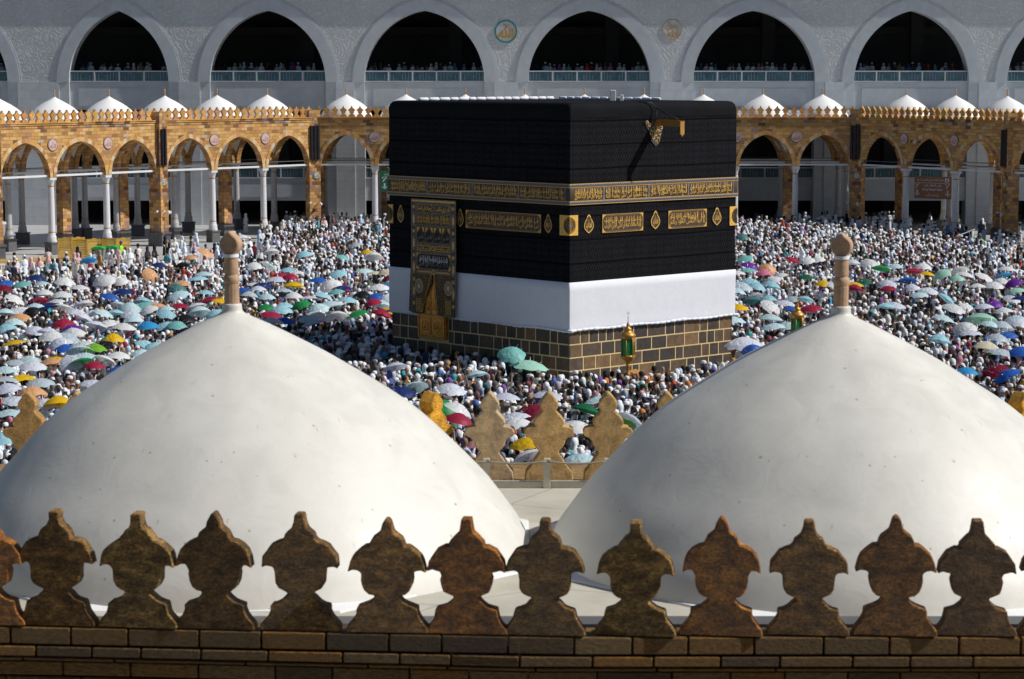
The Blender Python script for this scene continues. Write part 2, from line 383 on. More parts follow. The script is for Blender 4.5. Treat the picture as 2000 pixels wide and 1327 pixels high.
# ------------------------------------------------------------------ Arabic lettering (joined letter forms, right to left)
FORMS = {}
def _f(ch, base, n): FORMS[ch] = [base + i for i in range(n)]
for ch, b, n in (('ء', 0xFE80, 1), ('آ', 0xFE81, 2), ('أ', 0xFE83, 2), ('ؤ', 0xFE85, 2), ('إ', 0xFE87, 2), ('ئ', 0xFE89, 4), ('ا', 0xFE8D, 2), ('ب', 0xFE8F, 4), ('ة', 0xFE93, 2),
                 ('ت', 0xFE95, 4), ('ث', 0xFE99, 4), ('ج', 0xFE9D, 4), ('ح', 0xFEA1, 4), ('خ', 0xFEA5, 4), ('د', 0xFEA9, 2), ('ذ', 0xFEAB, 2), ('ر', 0xFEAD, 2), ('ز', 0xFEAF, 2),
                 ('س', 0xFEB1, 4), ('ش', 0xFEB5, 4), ('ص', 0xFEB9, 4), ('ض', 0xFEBD, 4), ('ط', 0xFEC1, 4), ('ظ', 0xFEC5, 4), ('ع', 0xFEC9, 4), ('غ', 0xFECD, 4), ('ف', 0xFED1, 4),
                 ('ق', 0xFED5, 4), ('ك', 0xFED9, 4), ('ل', 0xFEDD, 4), ('م', 0xFEE1, 4), ('ن', 0xFEE5, 4), ('ه', 0xFEE9, 4), ('و', 0xFEED, 2), ('ى', 0xFEEF, 2), ('ي', 0xFEF1, 4),
                 ('گ', 0xFB92, 4), ('ٹ', 0xFB66, 4), ('ہ', 0xFBA6, 4), ('ی', 0xFBFC, 4)): _f(ch, b, n)
LA = {'ا': 0xFEFB, 'أ': 0xFEF7, 'إ': 0xFEF9, 'آ': 0xFEF5}
def shape(text):
    out = []
    for w in text.split(' '):
        if w == 'الله': out.append('\uFDF2'); continue
        g = []; i = 0; prev = False
        while i < len(w):
            ch = w[i]
            if ch == 'ل' and i + 1 < len(w) and w[i + 1] in LA:
                g.append(chr(LA[w[i + 1]] + (1 if prev else 0))); prev = False; i += 2; continue
            f = FORMS.get(ch)
            if not f: g.append(ch); prev = False; i += 1; continue
            nxt = i + 1 < len(w) and w[i + 1] in FORMS and w[i + 1] != 'ء' and len(f) == 4
            if len(f) == 1: k = 0
            elif prev and nxt: k = 3
            elif nxt: k = 2
            elif prev: k = 1
            else: k = 0
            g.append(chr(f[k])); prev = nxt; i += 1
        out.append(''.join(reversed(g)))
    return ' '.join(reversed(out))
_tc = {}
def text_mesh(s, weight=0.0):
    key = (s, weight)
    if key in _tc: return _tc[key]
    c = bpy.data.curves.new('t', 'FONT'); c.body = s; c.resolution_u = 2; c.offset = weight
    o = bpy.data.objects.new('t', c); COL.objects.link(o); bpy.context.view_layer.update()
    me = o.to_mesh(); vs = [v.co.copy() for v in me.vertices]; fs = [tuple(p.vertices) for p in me.polygons]
    o.to_mesh_clear(); bpy.data.objects.remove(o); bpy.data.curves.remove(c)
    x0 = min(v.x for v in vs); x1 = max(v.x for v in vs); y0 = min(v.y for v in vs); y1 = max(v.y for v in vs)
    vs = [((v.x - x0) / (x1 - x0), (v.y - y0) / (y1 - y0)) for v in vs]
    _tc[key] = (vs, fs, (x1 - x0) / (y1 - y0)); return _tc[key]
def put_text(mb, s, x0, x1, z0, z1, y=0, mi=0, T=None, weight=.012, keep=False, c=.5):
    vs, fs, asp = text_mesh(s, weight)
    if keep:
        h = z1 - z0; w = min(h * asp, x1 - x0); cx = (x0 + x1) / 2; x0, x1 = cx - w / 2, cx + w / 2
        if h * asp > w + 1e-6: h2 = w / asp; cz = (z0 + z1) / 2; z0, z1 = cz - h2 / 2, cz + h2 / 2
    mb.add([(x0 + a * (x1 - x0), y, z0 + b * (z1 - z0)) for a, b in vs], fs, mi, c, False, T)
def ringpts(cx, cz, rx, rz, n=24, a0=0): return [(cx + rx * math.cos(a0 + 2 * math.pi * k / n), cz + rz * math.sin(a0 + 2 * math.pi * k / n)) for k in range(n)]
def ring(mb, cx, cz, ro, ri, y0, y1, mi=0, n=28, T=None, sz=1):
    o = ringpts(cx, cz, ro, ro * sz, n); i = ringpts(cx, cz, ri, ri * sz, n)
    for k in range(n):
        j = (k + 1) % n
        mb.add([(o[k][0], y0, o[k][1]), (o[j][0], y0, o[j][1]), (i[j][0], y0, i[j][1]), (i[k][0], y0, i[k][1]),
                (o[k][0], y1, o[k][1]), (o[j][0], y1, o[j][1]), (i[j][0], y1, i[j][1]), (i[k][0], y1, i[k][1])],
               [(0, 1, 2, 3), (7, 6, 5, 4), (0, 4, 5, 1), (3, 2, 6, 7)], mi, .5, False, T)

# ================================================================== SETTING
g = MB(); g.box(-400, 400, -120, 600, -.6, 0); tag(g.build('ground', M_FLOOR), 'white marble paving of the courtyard', kind='structure')

# ================================================================== KAABA
ZB = 3.17
KN = on_z(1112, 650, ZB); KL = on_z(767, 611, ZB); KR = on_z(1429, 618, ZB)
for p in (KN, KL, KR): p.z = 0
KF = KL + KR - KN
kc = (KN + KL + KR + KF) / 4
kaaba = empty('kaaba', kc, 0, label='great black draped cube with gold embroidered belt and white lower band', cat='shrine')
KP = [KL - kc, KN - kc, KR - kc, KF - kc]       # counter-clockwise seen from above
def rounded(off, rad, z, nseg=5):
    """outline of the footprint pushed out by off, with corners of radius rad"""
    out = []; n = 4
    for i in range(n):
        p0, p, p1 = KP[i - 1], KP[i], KP[(i + 1) % n]
        d0 = (p - p0).normalized(); d1 = (p1 - p).normalized()
        n0 = Vector((d0.y, -d0.x, 0)); n1 = Vector((d1.y, -d1.x, 0))
        q = p + (n0 + n1) / (1 + n0.dot(n1)) * (off - rad)
        for k in range(nseg + 1):
            t = k / nseg; nn = n0.lerp(n1, t).normalized(); out.append(Vector((q.x, q.y, z)) + nn * rad)
    return out
def kloft(name, mats, rows, parent, nseg=5, sub=14, mi=None, jig=0, cap=False, smooth=True):
    """rows: (off, rad, z)"""
    verts = []; uvs = []; ring_n = None
    for ri, (off, rad, z) in enumerate(rows):
        r = rounded(off, rad, z, nseg); pts = []
        for i in range(len(r)):
            a, b = r[i], r[(i + 1) % len(r)]
            m = sub if (b - a).length > 2 else 1
            for k in range(m): pts.append(a.lerp(b, k / m))
        u = 0; ring_n = len(pts)
        for i, p in enumerate(pts):
            if jig:
                nv = noise.noise(Vector((p.x * .9, p.y * .9, z * .8))) * jig
                nn = Vector((p.x, p.y, 0)).normalized(); q = p + nn * nv
            else: q = p
            verts.append(q); uvs.append((u, z)); u += (pts[(i + 1) % len(pts)] - p).length
    fs = []; fuv = []
    per = uvs[ring_n - 1][0] + .3
    for j in range(len(rows) - 1):
        for i in range(ring_n):
            i2 = (i + 1) % ring_n
            fs.append((j * ring_n + i, j * ring_n + i2, (j + 1) * ring_n + i2, (j + 1) * ring_n + i))
            fuv += [uvs[j * ring_n + i], (uvs[j * ring_n + i2][0] if i2 else per, uvs[j * ring_n + i2][1]), (uvs[(j + 1) * ring_n + i2][0] if i2 else per, uvs[(j + 1) * ring_n + i2][1]), uvs[(j + 1) * ring_n + i]]
    if cap:
        fs.append(tuple((len(rows) - 1) * ring_n + i for i in range(ring_n))); fuv += [uvs[(len(rows) - 1) * ring_n + i] for i in range(ring_n)]
    me = bpy.data.meshes.new(name); me.from_pydata([tuple(v) for v in verts], [], fs)
    ul = me.uv_layers.new(name='UVMap'); ul.data.foreach_set('uv', [c for p in fuv for c in p])
    for m in (mats if isinstance(mats, (list, tuple)) else [mats]): me.materials.append(m)
    me.polygons.foreach_set('use_smooth', [smooth] * len(fs)); me.update()
    o = bpy.data.objects.new(name, me); COL.objects.link(o); o.parent = parent; return o
# stone base: gilded grout core and dark blocks standing proud of it
def face_T(i, off=0):
    """local frame on face i (0 = the side with the door, 1 = the side with the spout): x along the wall, -y outwards, z up"""
    a, b = KP[i], KP[(i + 1) % 4]; d = (b - a).normalized(); n = Vector((d.y, -d.x, 0))
    m = Matrix(((d.x, -n.x, 0, a.x + n.x * off), (d.y, -n.y, 0, a.y + n.y * off), (0, 0, 1, 0), (0, 0, 0, 1)))
    return m, (b - a).length, n
core = kloft('stone_base', M_GROUT, [(.0, .03, 0), (.0, .03, 3.6)], kaaba, 1, 1, smooth=False)
mb = MB(); rnd = random.Random(3)
DOOR = None
def fuv(i, px, py, off=0):
    T, L, n = face_T(i, off); Tw = Matrix.Translation(kc) @ T
    p = on_plane(px, py, Tw.translation, n); q = Tw.inverted() @ p; return q.x, q.z
for i in range(4):
    T, L, n = face_T(i)
    if i == 0: du0, du1 = fuv(0, 819, 640)[0], fuv(0, 877, 640)[0]
    z = .28
    for r in range(6):
        z1 = z + .585; x = 0
        while x < L:
            w = rnd.choice((.5, .58, .72, .9, 1.05)) * rnd.uniform(.85, 1.15); x2 = min(L + .02, x + w)
            if L - x2 < .35: x2 = L + .02
            a, b = x + .03 if x > 0 else -.02, x2 - .03 if x2 < L else x2
            spans = [(a, b)]
            if i == 0 and z1 > 2.1:
                spans = []
                if a < du0: spans.append((a, min(b, du0)))
                if b > du1: spans.append((max(a, du1), b))
            for (p, q) in spans:
                if q - p > .05: mb.box(p, q, -.008, .05, z + .03, min(z1 - .03, 3.55), 0, rnd.random() ** 1.4, T)
            x = x2
        z = z1
mb.build('stone_blocks', M_KSTONE, core)
mb = MB()
for i in range(4):
    T, L, n = face_T(i); mb.prism([(0, 0), (0, 0), (L, 0), (L, 0)], 0, .01, 0, .5, T) if False else None
    mb.add([(-.3, -.32, 0), (L + .3, -.32, 0), (L + .3, -.30, .22), (-.3, -.30, .22), (L, .0, .3), (0, .0, .3)], [(0, 1, 2, 3), (3, 2, 4, 5)], 0, .5, False, T)
mb.build('marble_footing', M_MARBLE, kaaba, fixn=False)
# cloth
kloft('cloth_cover', M_KIS, [(.10, .05, 5.3), (.105, .05, 5.6)] + [(.10, .05, 5.6 + k * .6) for k in range(1, 12)] + [(.10, .08, 12.8), (.075, .14, 12.98), (.0, .2, 13.1), (-.12, .25, 13.14), (-.5, .3, 13.12)], kaaba, 5, 22, jig=.02, cap=True)
wc = kloft('white_band', M_WCL, [(.06, .06, 3.2), (.12, .06, 3.26), (.13, .06, 3.36), (.12, .06, 3.48), (.13, .06, 3.9), (.13, .06, 4.5), (.13, .06, 5.0), (.13, .06, 5.36), (.09, .06, 5.37)], kaaba, 5, 22, jig=.025)
rw = MB()
for i in range(4):
    T, L, n = face_T(i, .1); k = 0; x = -.05
    while x < L:
        if i == 0 and False: pass
        w = .34; zz = 3.25 + .02 * math.sin(x * 2.1); rr = .06 + rnd.uniform(-.012, .012)
        rw.tube([(x - .03, 0, zz), (x + .04, -.02, zz), (x + w * .5, -.035, zz - .01), (x + w - .04, -.02, zz), (x + w + .03, 0, zz)], [rr * .72, rr * .93, rr, rr * .93, rr * .72], 8, 0, .5, T); x += w
rw.build('rolled_hem', M_WCL, wc)
topb = kloft('top_hem', plain('smooth black hem', (.010, .0105, .013), .8, 0, .15, 1, .05), [(.112, .06, 12.5), (.118, .08, 12.8), (.09, .14, 12.99), (.015, .2, 13.115), (-.1, .25, 13.155)], kaaba, 5, 22, jig=.05)
# belt
ZT0, ZT1 = 8.74, 9.66
belt = kloft('embroidered_belt', M_GTHD, [(.145, .06, ZT0), (.165, .06, ZT0 + .02), (.165, .06, ZT1 - .02), (.145, .06, ZT1)], kaaba, 5, 14, jig=.0)
bl = kloft('belt_border', M_SILV, [(.172, .06, ZT1 - .15), (.178, .06, ZT1 - .14), (.178, .06, ZT1 - .03), (.172, .06, ZT1 - .02)], belt, 5, 14)
bl = kloft('belt_border', M_SILV, [(.172, .06, ZT0 + .02), (.178, .06, ZT0 + .03), (.178, .06, ZT0 + .14), (.172, .06, ZT0 + .15)], belt, 5, 14)
ln = MB()
for zz in (ZT0 + .005, ZT0 + .155, ZT1 - .175, ZT1 - .02):
    for i in range(2):
        T, L, n = face_T(i, .18); ln.box(-.18, L + .18, 0, .02, zz, zz + .018, 0, .5, T)
for i in range(2):
    T, L, n = face_T(i, .18); x = -.1
    while x < L:      # woven zigzag in the borders
        for zz in (ZT0 + .035, ZT1 - .135):
            ln.add([(x, 0, zz), (x + .03, 0, zz), (x + .09, 0, zz + .09), (x + .06, 0, zz + .09)], [(0, 1, 2, 3)], 1, .5, False, T)
            ln.add([(x + .12, 0, zz), (x + .15, 0, zz), (x + .09, 0, zz + .09), (x + .06, 0, zz + .09)], [(0, 1, 2, 3)], 1, .5, False, T)
        x += .125
ln.build('belt_edging', [M_GTHR, M_BLKCL], belt, fixn=False)
TX0 = ['وإذ جعلنا البيت مثابة للناس وأمنا', 'واتخذوا من مقام إبراهيم مصلى وعهدنا', 'إلى إبراهيم وإسماعيل أن طهرا بيتي', 'للطائفين والعاكفين والركع السجود']
TX1 = ['الحج أشهر معلومات فمن فرض فيهن', 'الحج فلا رفث ولا فسوق ولا جدال', 'وما تفعلوا من خير يعلمه الله', 'وتزودوا فإن خير الزاد التقوى']
def script(mb, words, x0, x1, z0, z1, T, mi=0, w=.02):
    """dense monumental script: the words drawn tall, a second line crossing above them"""
    ws = words.split(' '); h = max(1, len(ws) // 2); y = -.006; H = z1 - z0; W_ = x1 - x0
    put_text(mb, shape(words), x0, x1, z0, z0 + H * .62, y, mi, T, .004)
    put_text(mb, shape(' '.join(ws[h:])), x0, x0 + W_ * .5, z0 + H * .42, z1, y - .003, mi, T, .004)
    put_text(mb, shape(' '.join(ws[:h])), x0 + W_ * .52, x1, z0 + H * .42, z1, y - .003, mi, T, .004)
    n = int(W_ / .16)          # tall uprights of the alifs and lams
    for k in range(n):
        x = x0 + (k + rnd.uniform(.1, .9)) * W_ / n; a = z0 + H * rnd.uniform(.2, .5); t = .008
        mb.add([(x - t, y - .002, a), (x + t, y - .002, a), (x + t, y - .002, z1), (x - t * 1.6, y - .002, z1 - .03)], [(0, 1, 2, 3)], mi, .5, False, T)
for i, xs, TX in ((0, (766, 840, 928, 1018, 1110), TX0), (1, (1113, 1174, 1262, 1339, 1427), TX1)):
    T, L, n = face_T(i, .182); cb = MB()
    order = list(reversed(TX))
    for k in range(4):
        a = fuv(i, xs[k], 370)[0] + .07; b = fuv(i, xs[k + 1], 370)[0] - .07
        a = max(a, .03); b = min(b, L - .03)
        script(cb, order[k], a + .04, b - .04, ZT0 + .19, ZT1 - .2, T)
        for s, xx in ((1, a - .05), (-1, b + .05)):      # pointed ends of each cartouche
            if .05 < xx < L - .05:
                zc_ = (ZT0 + ZT1) / 2
                cb.add([(xx - .035, -.004, ZT0 + .17), (xx + .035, -.004, ZT0 + .17), (xx + .012, -.004, zc_), (xx + .035, -.004, ZT1 - .17), (xx - .035, -.004, ZT1 - .17), (xx - .012, -.004, zc_)], [(0, 1, 2, 5), (5, 2, 3, 4)], 1, .5, False, T)
    cb.build('calligraphy', [M_GTHR, M_SILV], belt, fixn=False)
# panels and drop medallions
def panel(i, x0, x1, ztop, zbot, words, off=.14):
    T, L, n = face_T(i, off); a = fuv(i, x0, 430)[0]; b = fuv(i, x1, 430)[0]
    m = MB(); m.box(a, b, 0, .03, zbot, ztop, 0, .5, T)
    for t, w_ in ((.0, .03), (.06, .012)):
        m.box(a + t, b - t, -.004, 0, ztop - t - w_, ztop - t, 1, .5, T); m.box(a + t, b - t, -.004, 0, zbot + t, zbot + t + w_, 1, .5, T)
        m.box(a + t, a + t + w_, -.004, 0, zbot + t + w_, ztop - t - w_, 1, .5, T); m.box(b - t - w_, b - t, -.004, 0, zbot + t + w_, ztop - t - w_, 1, .5, T)
    for cx, cz in ((a + .03, zbot + .03), (b - .03, zbot + .03), (a + .03, ztop - .03), (b - .03, ztop - .03)):
        sx = 1 if cx < (a + b) / 2 else -1; sz = 1 if cz < (ztop + zbot) / 2 else -1
        m.add([(cx, -.007, cz), (cx + sx * .2, -.007, cz), (cx + sx * .07, -.007, cz + sz * .07), (cx, -.007, cz + sz * .2)], [(0, 1, 2, 3)], 2, .5, False, T)
    p = m.build('embroidered_panel', [M_GTHD, M_GTHM, M_GTHR], kaaba, fixn=False)
    c = MB(); script(c, words, a + .13, b - .13, zbot + .12, ztop - .12, T, 0, .016); c.build('calligraphy', M_GTHR, p, fixn=False)
PZ1, PZ0 = 8.27, 7.45
panel(0, 914, 1061, PZ1, PZ0, 'نبئ عبادي أني أنا الغفور الرحيم وإذا سألك عبادي عني')
panel(1, 1172, 1252, PZ1, PZ0, 'وإذا سألك عبادي عني فإني قريب')
panel(1, 1301, 1376, PZ1, PZ0, 'يا أيها الناس اتقوا ربكم')
def drop(i, px, w, words, s=1):
    T, L, n = face_T(i, .14); u = fuv(i, px, 435)[0]; z0 = 7.47; h = .84
    prof = [(0, 1), (.16, .9), (.2, .78), (.34, .66), (.44, .5), (.46, .38), (.4, .24), (.24, .12), (0, 0)]
    out = [(u + p * w, z0 + q * h) for p, q in prof] + [(u - p * w, z0 + q * h) for p, q in reversed(prof[1:-1])]
    m = MB(); m.prism(out, 0, .03, 0, .5, T)
    for sc, mi, y in ((1.0, 1, -.003), (.86, 0, -.006)):
        zc_ = z0 + h * .45; pts = [(u + (x - u) * sc, zc_ + (z - zc_) * sc) for x, z in out]
        m.add([(x, y, z) for x, z in pts], [tuple(range(len(pts)))], mi, .5, False, T)
    put_text(m, shape(words), u - w * .26, u + w * .26, z0 + .17 * h, z0 + .72 * h, -.01, 1, T, .02)
    m.build('drop_medallion', [M_GTHD, M_GTHR], kaaba, fixn=False, tri=True)
for px in (787, 903, 1075): drop(0, px, .5, 'يا حي يا قيوم')
for px in (1146, 1276, 1396): drop(1, px, .62, 'الحمد لله رب')
def square(i, u0, u1):
    T, L, n = face_T(i, .145); m = MB(); m.box(u0, u1, 0, .03, PZ0 - .03, PZ1 + .03, 0, .5, T); c = MB()
    uc = u1 if u1 > L - .1 else u0; r = .36; sgn = -1 if uc == u1 else 1
    for rr, mi in ((r, 1), (r * .94, 3), (r * .3, 1), (r * .24, 2)):
        pts = [(uc + sgn * abs(math.sin(t)) * rr, PZ0 + .41 + math.cos(t) * rr) for t in [k * math.pi / 14 for k in range(15)]]
        m.add([(x, -.003 - .003 * (4 - int(rr * 10)), z) for x, z in pts], [tuple(range(15))], mi, .5, False, T)
    for k in range(9):
        t = k * math.pi / 8; x = uc + sgn * abs(math.sin(t)) * r * .62; z = PZ0 + .41 + math.cos(t) * r * .62
        m.add([(x - .03, -.014, z - .012), (x + .03, -.014, z - .012), (x + .03, -.014, z + .012), (x - .03, -.014, z + .012)], [(0, 1, 2, 3)], 1, .5, False, T)
    m.build('corner_panel', [M_GTHR, M_GTHD, M_SILV, M_GTHM], kaaba, fixn=False, tri=True)
T0, L0, _ = face_T(0); T1, L1, _ = face_T(1)
square(0, L0 - .47, L0 + .14); square(0, -.14, .22); square(1, -.14, .36); square(1, L1 - .35, L1 + .14)
# door
u0, zt = fuv(0, 822, 560); u1, zb = fuv(0, 875, 662); ZD0, ZD1 = 2.2, 5.3
T0d = T0 @ Matrix.Translation((0, -.075, 0))
door = MB(); door.box(u0 - .03, u1 + .03, -.10, .12, ZD0, ZD1, 0, .5, T0d)
for k, (a, b) in enumerate(((u0 + .12, (u0 + u1) / 2 - .02), ((u0 + u1) / 2 + .02, u1 - .12))):
    door.box(a, b, -.135, -.1, ZD0 + .1, ZD1 - .1, 0, .5, T0d)
    for z0_, z1_ in ((ZD0 + .18, ZD0 + .95), (ZD0 + 1.05, ZD0 + 1.9), (ZD0 + 2.0, ZD0 + 2.8)):
        door.box(a + .06, b - .06, -.15, -.135, z0_, z1_, 0, .5, T0d)
        ring(door, (a + b) / 2, (z0_ + z1_) / 2, .24, .17, -.175, -.15, 0, 18, T0d)
        door.lathe([(.0, -.02), (.1, 0), (.06, .03), (0, .04)], 12, 0, .5, True, T0d @ Matrix.Translation(((a + b) / 2, -.15, (z0_ + z1_) / 2)) @ Matrix.Rotation(R(90), 4, 'X'))
for xx in (u0 + .02, u1 - .1): door.box(xx, xx + .08, -.16, -.1, ZD0 + .02, ZD1, 0, .5, T0d)
door.box(u0 + .1, u1 - .1, -.16, -.1, ZD0 + .02, ZD0 + .09, 0, .5, T0d)
dr = door.build('door', M_GOLDD, kaaba, bevel=.012)
hk = MB(); uc = (u0 + u1) / 2
hk.tube([(uc - .08, -.2, 3.9), (uc - .1, -.22, 3.7), (uc - .08, -.2, 3.5)], .02, 6, 0, .5, T0d); hk.tube([(uc + .08, -.2, 3.9), (uc + .1, -.22, 3.7), (uc + .08, -.2, 3.5)], .02, 6, 0, .5, T0d)
hk.build('handle', M_GOLD, dr)
# door curtain with its two parted flaps
ca, cz1 = fuv(0, 803, 392, .32); cb_, _z = fuv(0, 890, 398, .32); cz1 = 8.66
sa, sz = fuv(0, 845, 532, .32); fl = fuv(0, 826, 612, .32); fr = fuv(0, 853, 614, .32); bl_ = fuv(0, 800, 608, .32); br_ = fuv(0, 887, 622, .32)
CT = T0 @ Matrix.Translation((0, -.32, 0))
cm = MB()
lf = [(ca, cz1), ((ca + cb_) / 2, cz1), (sa, sz), (sa - .12, sz - .6), (fl[0] + .1, fl[1] + .7), fl, ((fl[0] + bl_[0]) / 2, fl[1] - .06), (bl_[0] - .05, bl_[1] + .02), (ca - .02, 6)]
rf = [((ca + cb_) / 2, cz1), (cb_, cz1), (cb_ + .01, 6), (br_[0], br_[1]), ((br_[0] + fr[0]) / 2, br_[1] - .06), fr, (sa + .14, sz - 1.1), (sa + .08, sz - .5), (sa, sz)]
cm.prism(lf, 0, .04, 0, .5, CT); cm.prism(rf, 0, .04, 0, .5, CT)
cur = cm.build('door_curtain', M_FILI, kaaba, tri=True)
dc = MB()
def rectline(x0, x1, z0, z1, w, mi, y=-.006):
    dc.box(x0, x1, y, 0, z1 - w, z1, mi, .5, CT); dc.box(x0, x1, y, 0, z0, z0 + w, mi, .5, CT); dc.box(x0, x0 + w, y, 0, z0 + w, z1 - w, mi, .5, CT); dc.box(x1 - w, x1, y, 0, z0 + w, z1 - w, mi, .5, CT)
A, B = ca, cb_; Wd = B - A
rectline(A + .01, B - .01, 3.3, cz1 - .02, .03, 1)
dc.box(A + .04, B - .04, -.004, 0, cz1 - .14, cz1 - .06, 0, .5, CT)
rectline(A + .3, B - .3, sz - .1, cz1 - .2, .025, 1)
for xx in (A + .17, B - .17):          # medallions down both borders
    z = cz1 - .38; big = True
    while z > 3.6:
        h = .14 if big else .34
        ring(dc, xx, z, .11, .085, -.012, 0, 1, 14, CT, h / .11 if not big else 1)
        dc.add([(a, -.006, b) for a, b in ringpts(xx, z, .07, .07 * (h / .11 if not big else 1), 12)], [tuple(range(12))], 0, .5, False, CT)
        z -= (.56 if big else .56); big = not big
def row(z0, z1, kind):
    a, b = A + .36, B - .36
    rectline(a, b, z0, z1, .02, 1)
    if kind == 'two':
        m_ = (a + b) / 2
        put_text(dc, shape('قد نرى تقلب'), m_ + .14, b - .05, z0 + .05, z1 - .05, -.01, 0, CT, .02); put_text(dc, shape('وجهك في السماء'), a + .05, m_ - .14, z0 + .05, z1 - .05, -.01, 0, CT, .02)
        ring(dc, m_, (z0 + z1) / 2, .11, .08, -.012, 0, 1, 14, CT)
    elif kind == 'text': script(dc, 'وسارعوا إلى مغفرة من ربكم وجنة عرضها', a + .05, b - .05, z0 + .05, z1 - .05, CT, 0, .014)
    elif kind == 'niche':
        for k in range(4):
            x = a + (k + .5) * (b - a) / 4; w = (b - a) / 8 * .8
            pts = [(x - w, z0 + .18), (x - w * .6, z0 + .08), (x + w * .6, z0 + .08), (x + w, z0 + .18), (x + w, z0 + .5), (x + w * .5, z1 - .3), (x, z1 - .1), (x - w * .5, z1 - .3), (x - w, z0 + .5)]
            dc.add([(p, -.006, q) for p, q in pts], [tuple(range(9))], 2, .5, False, CT)
            put_text(dc, shape('الله نور'), x - w * .8, x + w * .8, z0 + .16, z1 - .34, -.012, 1, CT, .02)
            for q in (-1, 1): dc.add([(x + q * w * 1.05, -.008, z1 - .05), (x + q * w * .3, -.008, z1 - .05), (x + q * w * 1.05, -.008, z1 - .3)], [(0, 1, 2)], 0, .5, False, CT)
    elif kind == 'bars':
        m_ = (a + b) / 2
        for p, q in ((a + .06, m_ - .16), (m_ + .16, b - .06)): rectline(p, q, z0 + .06, z1 - .06, .025, 0); put_text(dc, shape('قل هو الله أحد'), p + .06, q - .06, z0 + .1, z1 - .1, -.01, 0, CT, .02)
        ring(dc, m_, (z0 + z1) / 2, .12, .08, -.012, 0, 0, 14, CT)
    elif kind == 'silver':
        c_ = .22; pts = [(a + .06, (z0 + z1) / 2), (a + c_, z0 + .06), (b - c_, z0 + .06), (b - .06, (z0 + z1) / 2), (b - c_, z1 - .06), (a + c_, z1 - .06)]
        dc.add([(p, -.006, q) for p, q in pts], [tuple(range(6))], 2, .5, False, CT)
        script(dc, 'لقد صدق الله رسوله الرؤيا بالحق', a + c_ * .8, b - c_ * .8, z0 + .1, z1 - .1, CT, 3, .02)
        for (p, q) in ((a, z0), (b, z0), (a, z1), (b, z1)):
            sx = .18 if p == a else -.18; szz = .2 if q == z0 else -.2; dc.add([(p, -.008, q), (p + sx, -.008, q), (p, -.008, q + szz)], [(0, 1, 2)], 0, .5, False, CT)
row(8.02, 8.4, 'two'); row(7.45, 7.98, 'text'); row(6.62, 7.4, 'niche'); row(6.22, 6.58, 'bars'); row(5.42, 6.16, 'silver'); row(sz - .06, 5.36, 'bars')
for cx in (A + .52, B - .5):           # round medallions on the flaps
    zc_ = 4.62; ring(dc, cx, zc_, .27, .24, -.012, 0, 0, 20, CT, 1.25)
    dc.add([(p, -.006, q) for p, q in ringpts(cx, zc_, .22, .28, 18)], [tuple(range(18))], 1, .5, False, CT)
    dc.add([(p, -.01, q) for p, q in ringpts(cx, zc_, .09, .11, 12)], [tuple(range(12))], 0, .5, False, CT)
    for zz in (3.42, 3.64, 3.86): rectline(cx - .2, cx + .15, zz, zz + .17, .02, 0); put_text(dc, shape('مكة المكرمة'), cx - .16, cx + .12, zz + .03, zz + .14, -.01, 0, CT, .02)
for q in range(26):                    # gold borders along the slit
    for sgn, P0, P1 in ((-1, (sa, sz), fl), (1, (sa, sz), fr)):
        t = q / 26; x = P0[0] + (P1[0] - P0[0]) * t + sgn * .07 * (1 if q else 0); z = P0[1] + (P1[1] - P0[1]) * t
        dc.add([(x - .035, -.012, z), (x, -.012, z - .03), (x + .035, -.012, z), (x, -.012, z + .03)], [(0, 1, 2, 3)], 0, .5, False, CT)
dc.build('embroidery', [M_GTHR, M_SILV, M_BLKCL, plain('bright silver thread', (.55, .55, .57), .4, .3, .1)], cur, fixn=False, tri=True)
# spout
T1, L1, n1 = face_T(1, .12); su = fuv(1, 1281, 236, .12)[0]; sz0 = 12.25; SL = 1.65
sp = MB()
sp.box(su - .13, su + .13, -SL, 0, sz0 - .16, sz0 - .13, 0, .5, T1)
for q in (-1, 1): sp.box(su + q * .13 - .012, su + q * .13 + .012, -SL, 0, sz0 - .16, sz0 + .12, 0, .5, T1)
spout = sp.build('water_spout', M_GOLD, kaaba, bevel=.006)
tg = MB(); tg.prism([(su - .13, sz0 + .06), (su - .13, sz0 - .5), (su - .06, sz0 - .52), (su, sz0 - .62), (su + .06, sz0 - .52), (su + .13, sz0 - .5), (su + .13, sz0 + .06)], -SL - .03, -SL, 0, .5, T1)
tg.build('spout_tongue', M_GOLD, spout, tri=True, bevel=.005)
bp = MB(); z9 = sz0 + .02
outer = [(su - .72, z9 + .02), (su - .3, z9 - .05), (su - .22, z9 + .05), (su + .45, z9 - .1), (su + .36, z9 - .5), (su + .2, z9 - .95), (su, z9 - 1.1), (su - .25, z9 - .88), (su - .4, z9 - .45), (su - .6, z9 - .2)]
bp.prism(outer, -.02, 0, 0, .5, T1); bk = bp.build('spout_apron', plain('grey apron cloth', (.055, .06, .06), .7, 0, .1), kaaba, tri=True)
sw = MB()
for (cx, cz, r) in ((-.42, -.12, .12), (-.2, -.3, .15), (-.05, -.12, .1), (.12, -.3, .16), (.22, -.52, .13), (-.02, -.55, .15), (-.16, -.68, .12), (.1, -.78, .12), (-.02, -.9, .09), (-.3, -.5, .1), (.3, -.25, .09), (-.58, -.03, .08)):
    a0 = rnd.uniform(0, 6); sw.tube([(su + cx + r * (1 - k / 14) * math.cos(a0 + k * .5), -.035, z9 + cz + r * (1 - k / 14) * math.sin(a0 + k * .5)) for k in range(11)], .02, 5, 0, .5, T1)
sw.build('gold_scrollwork', M_GTHR, bk)
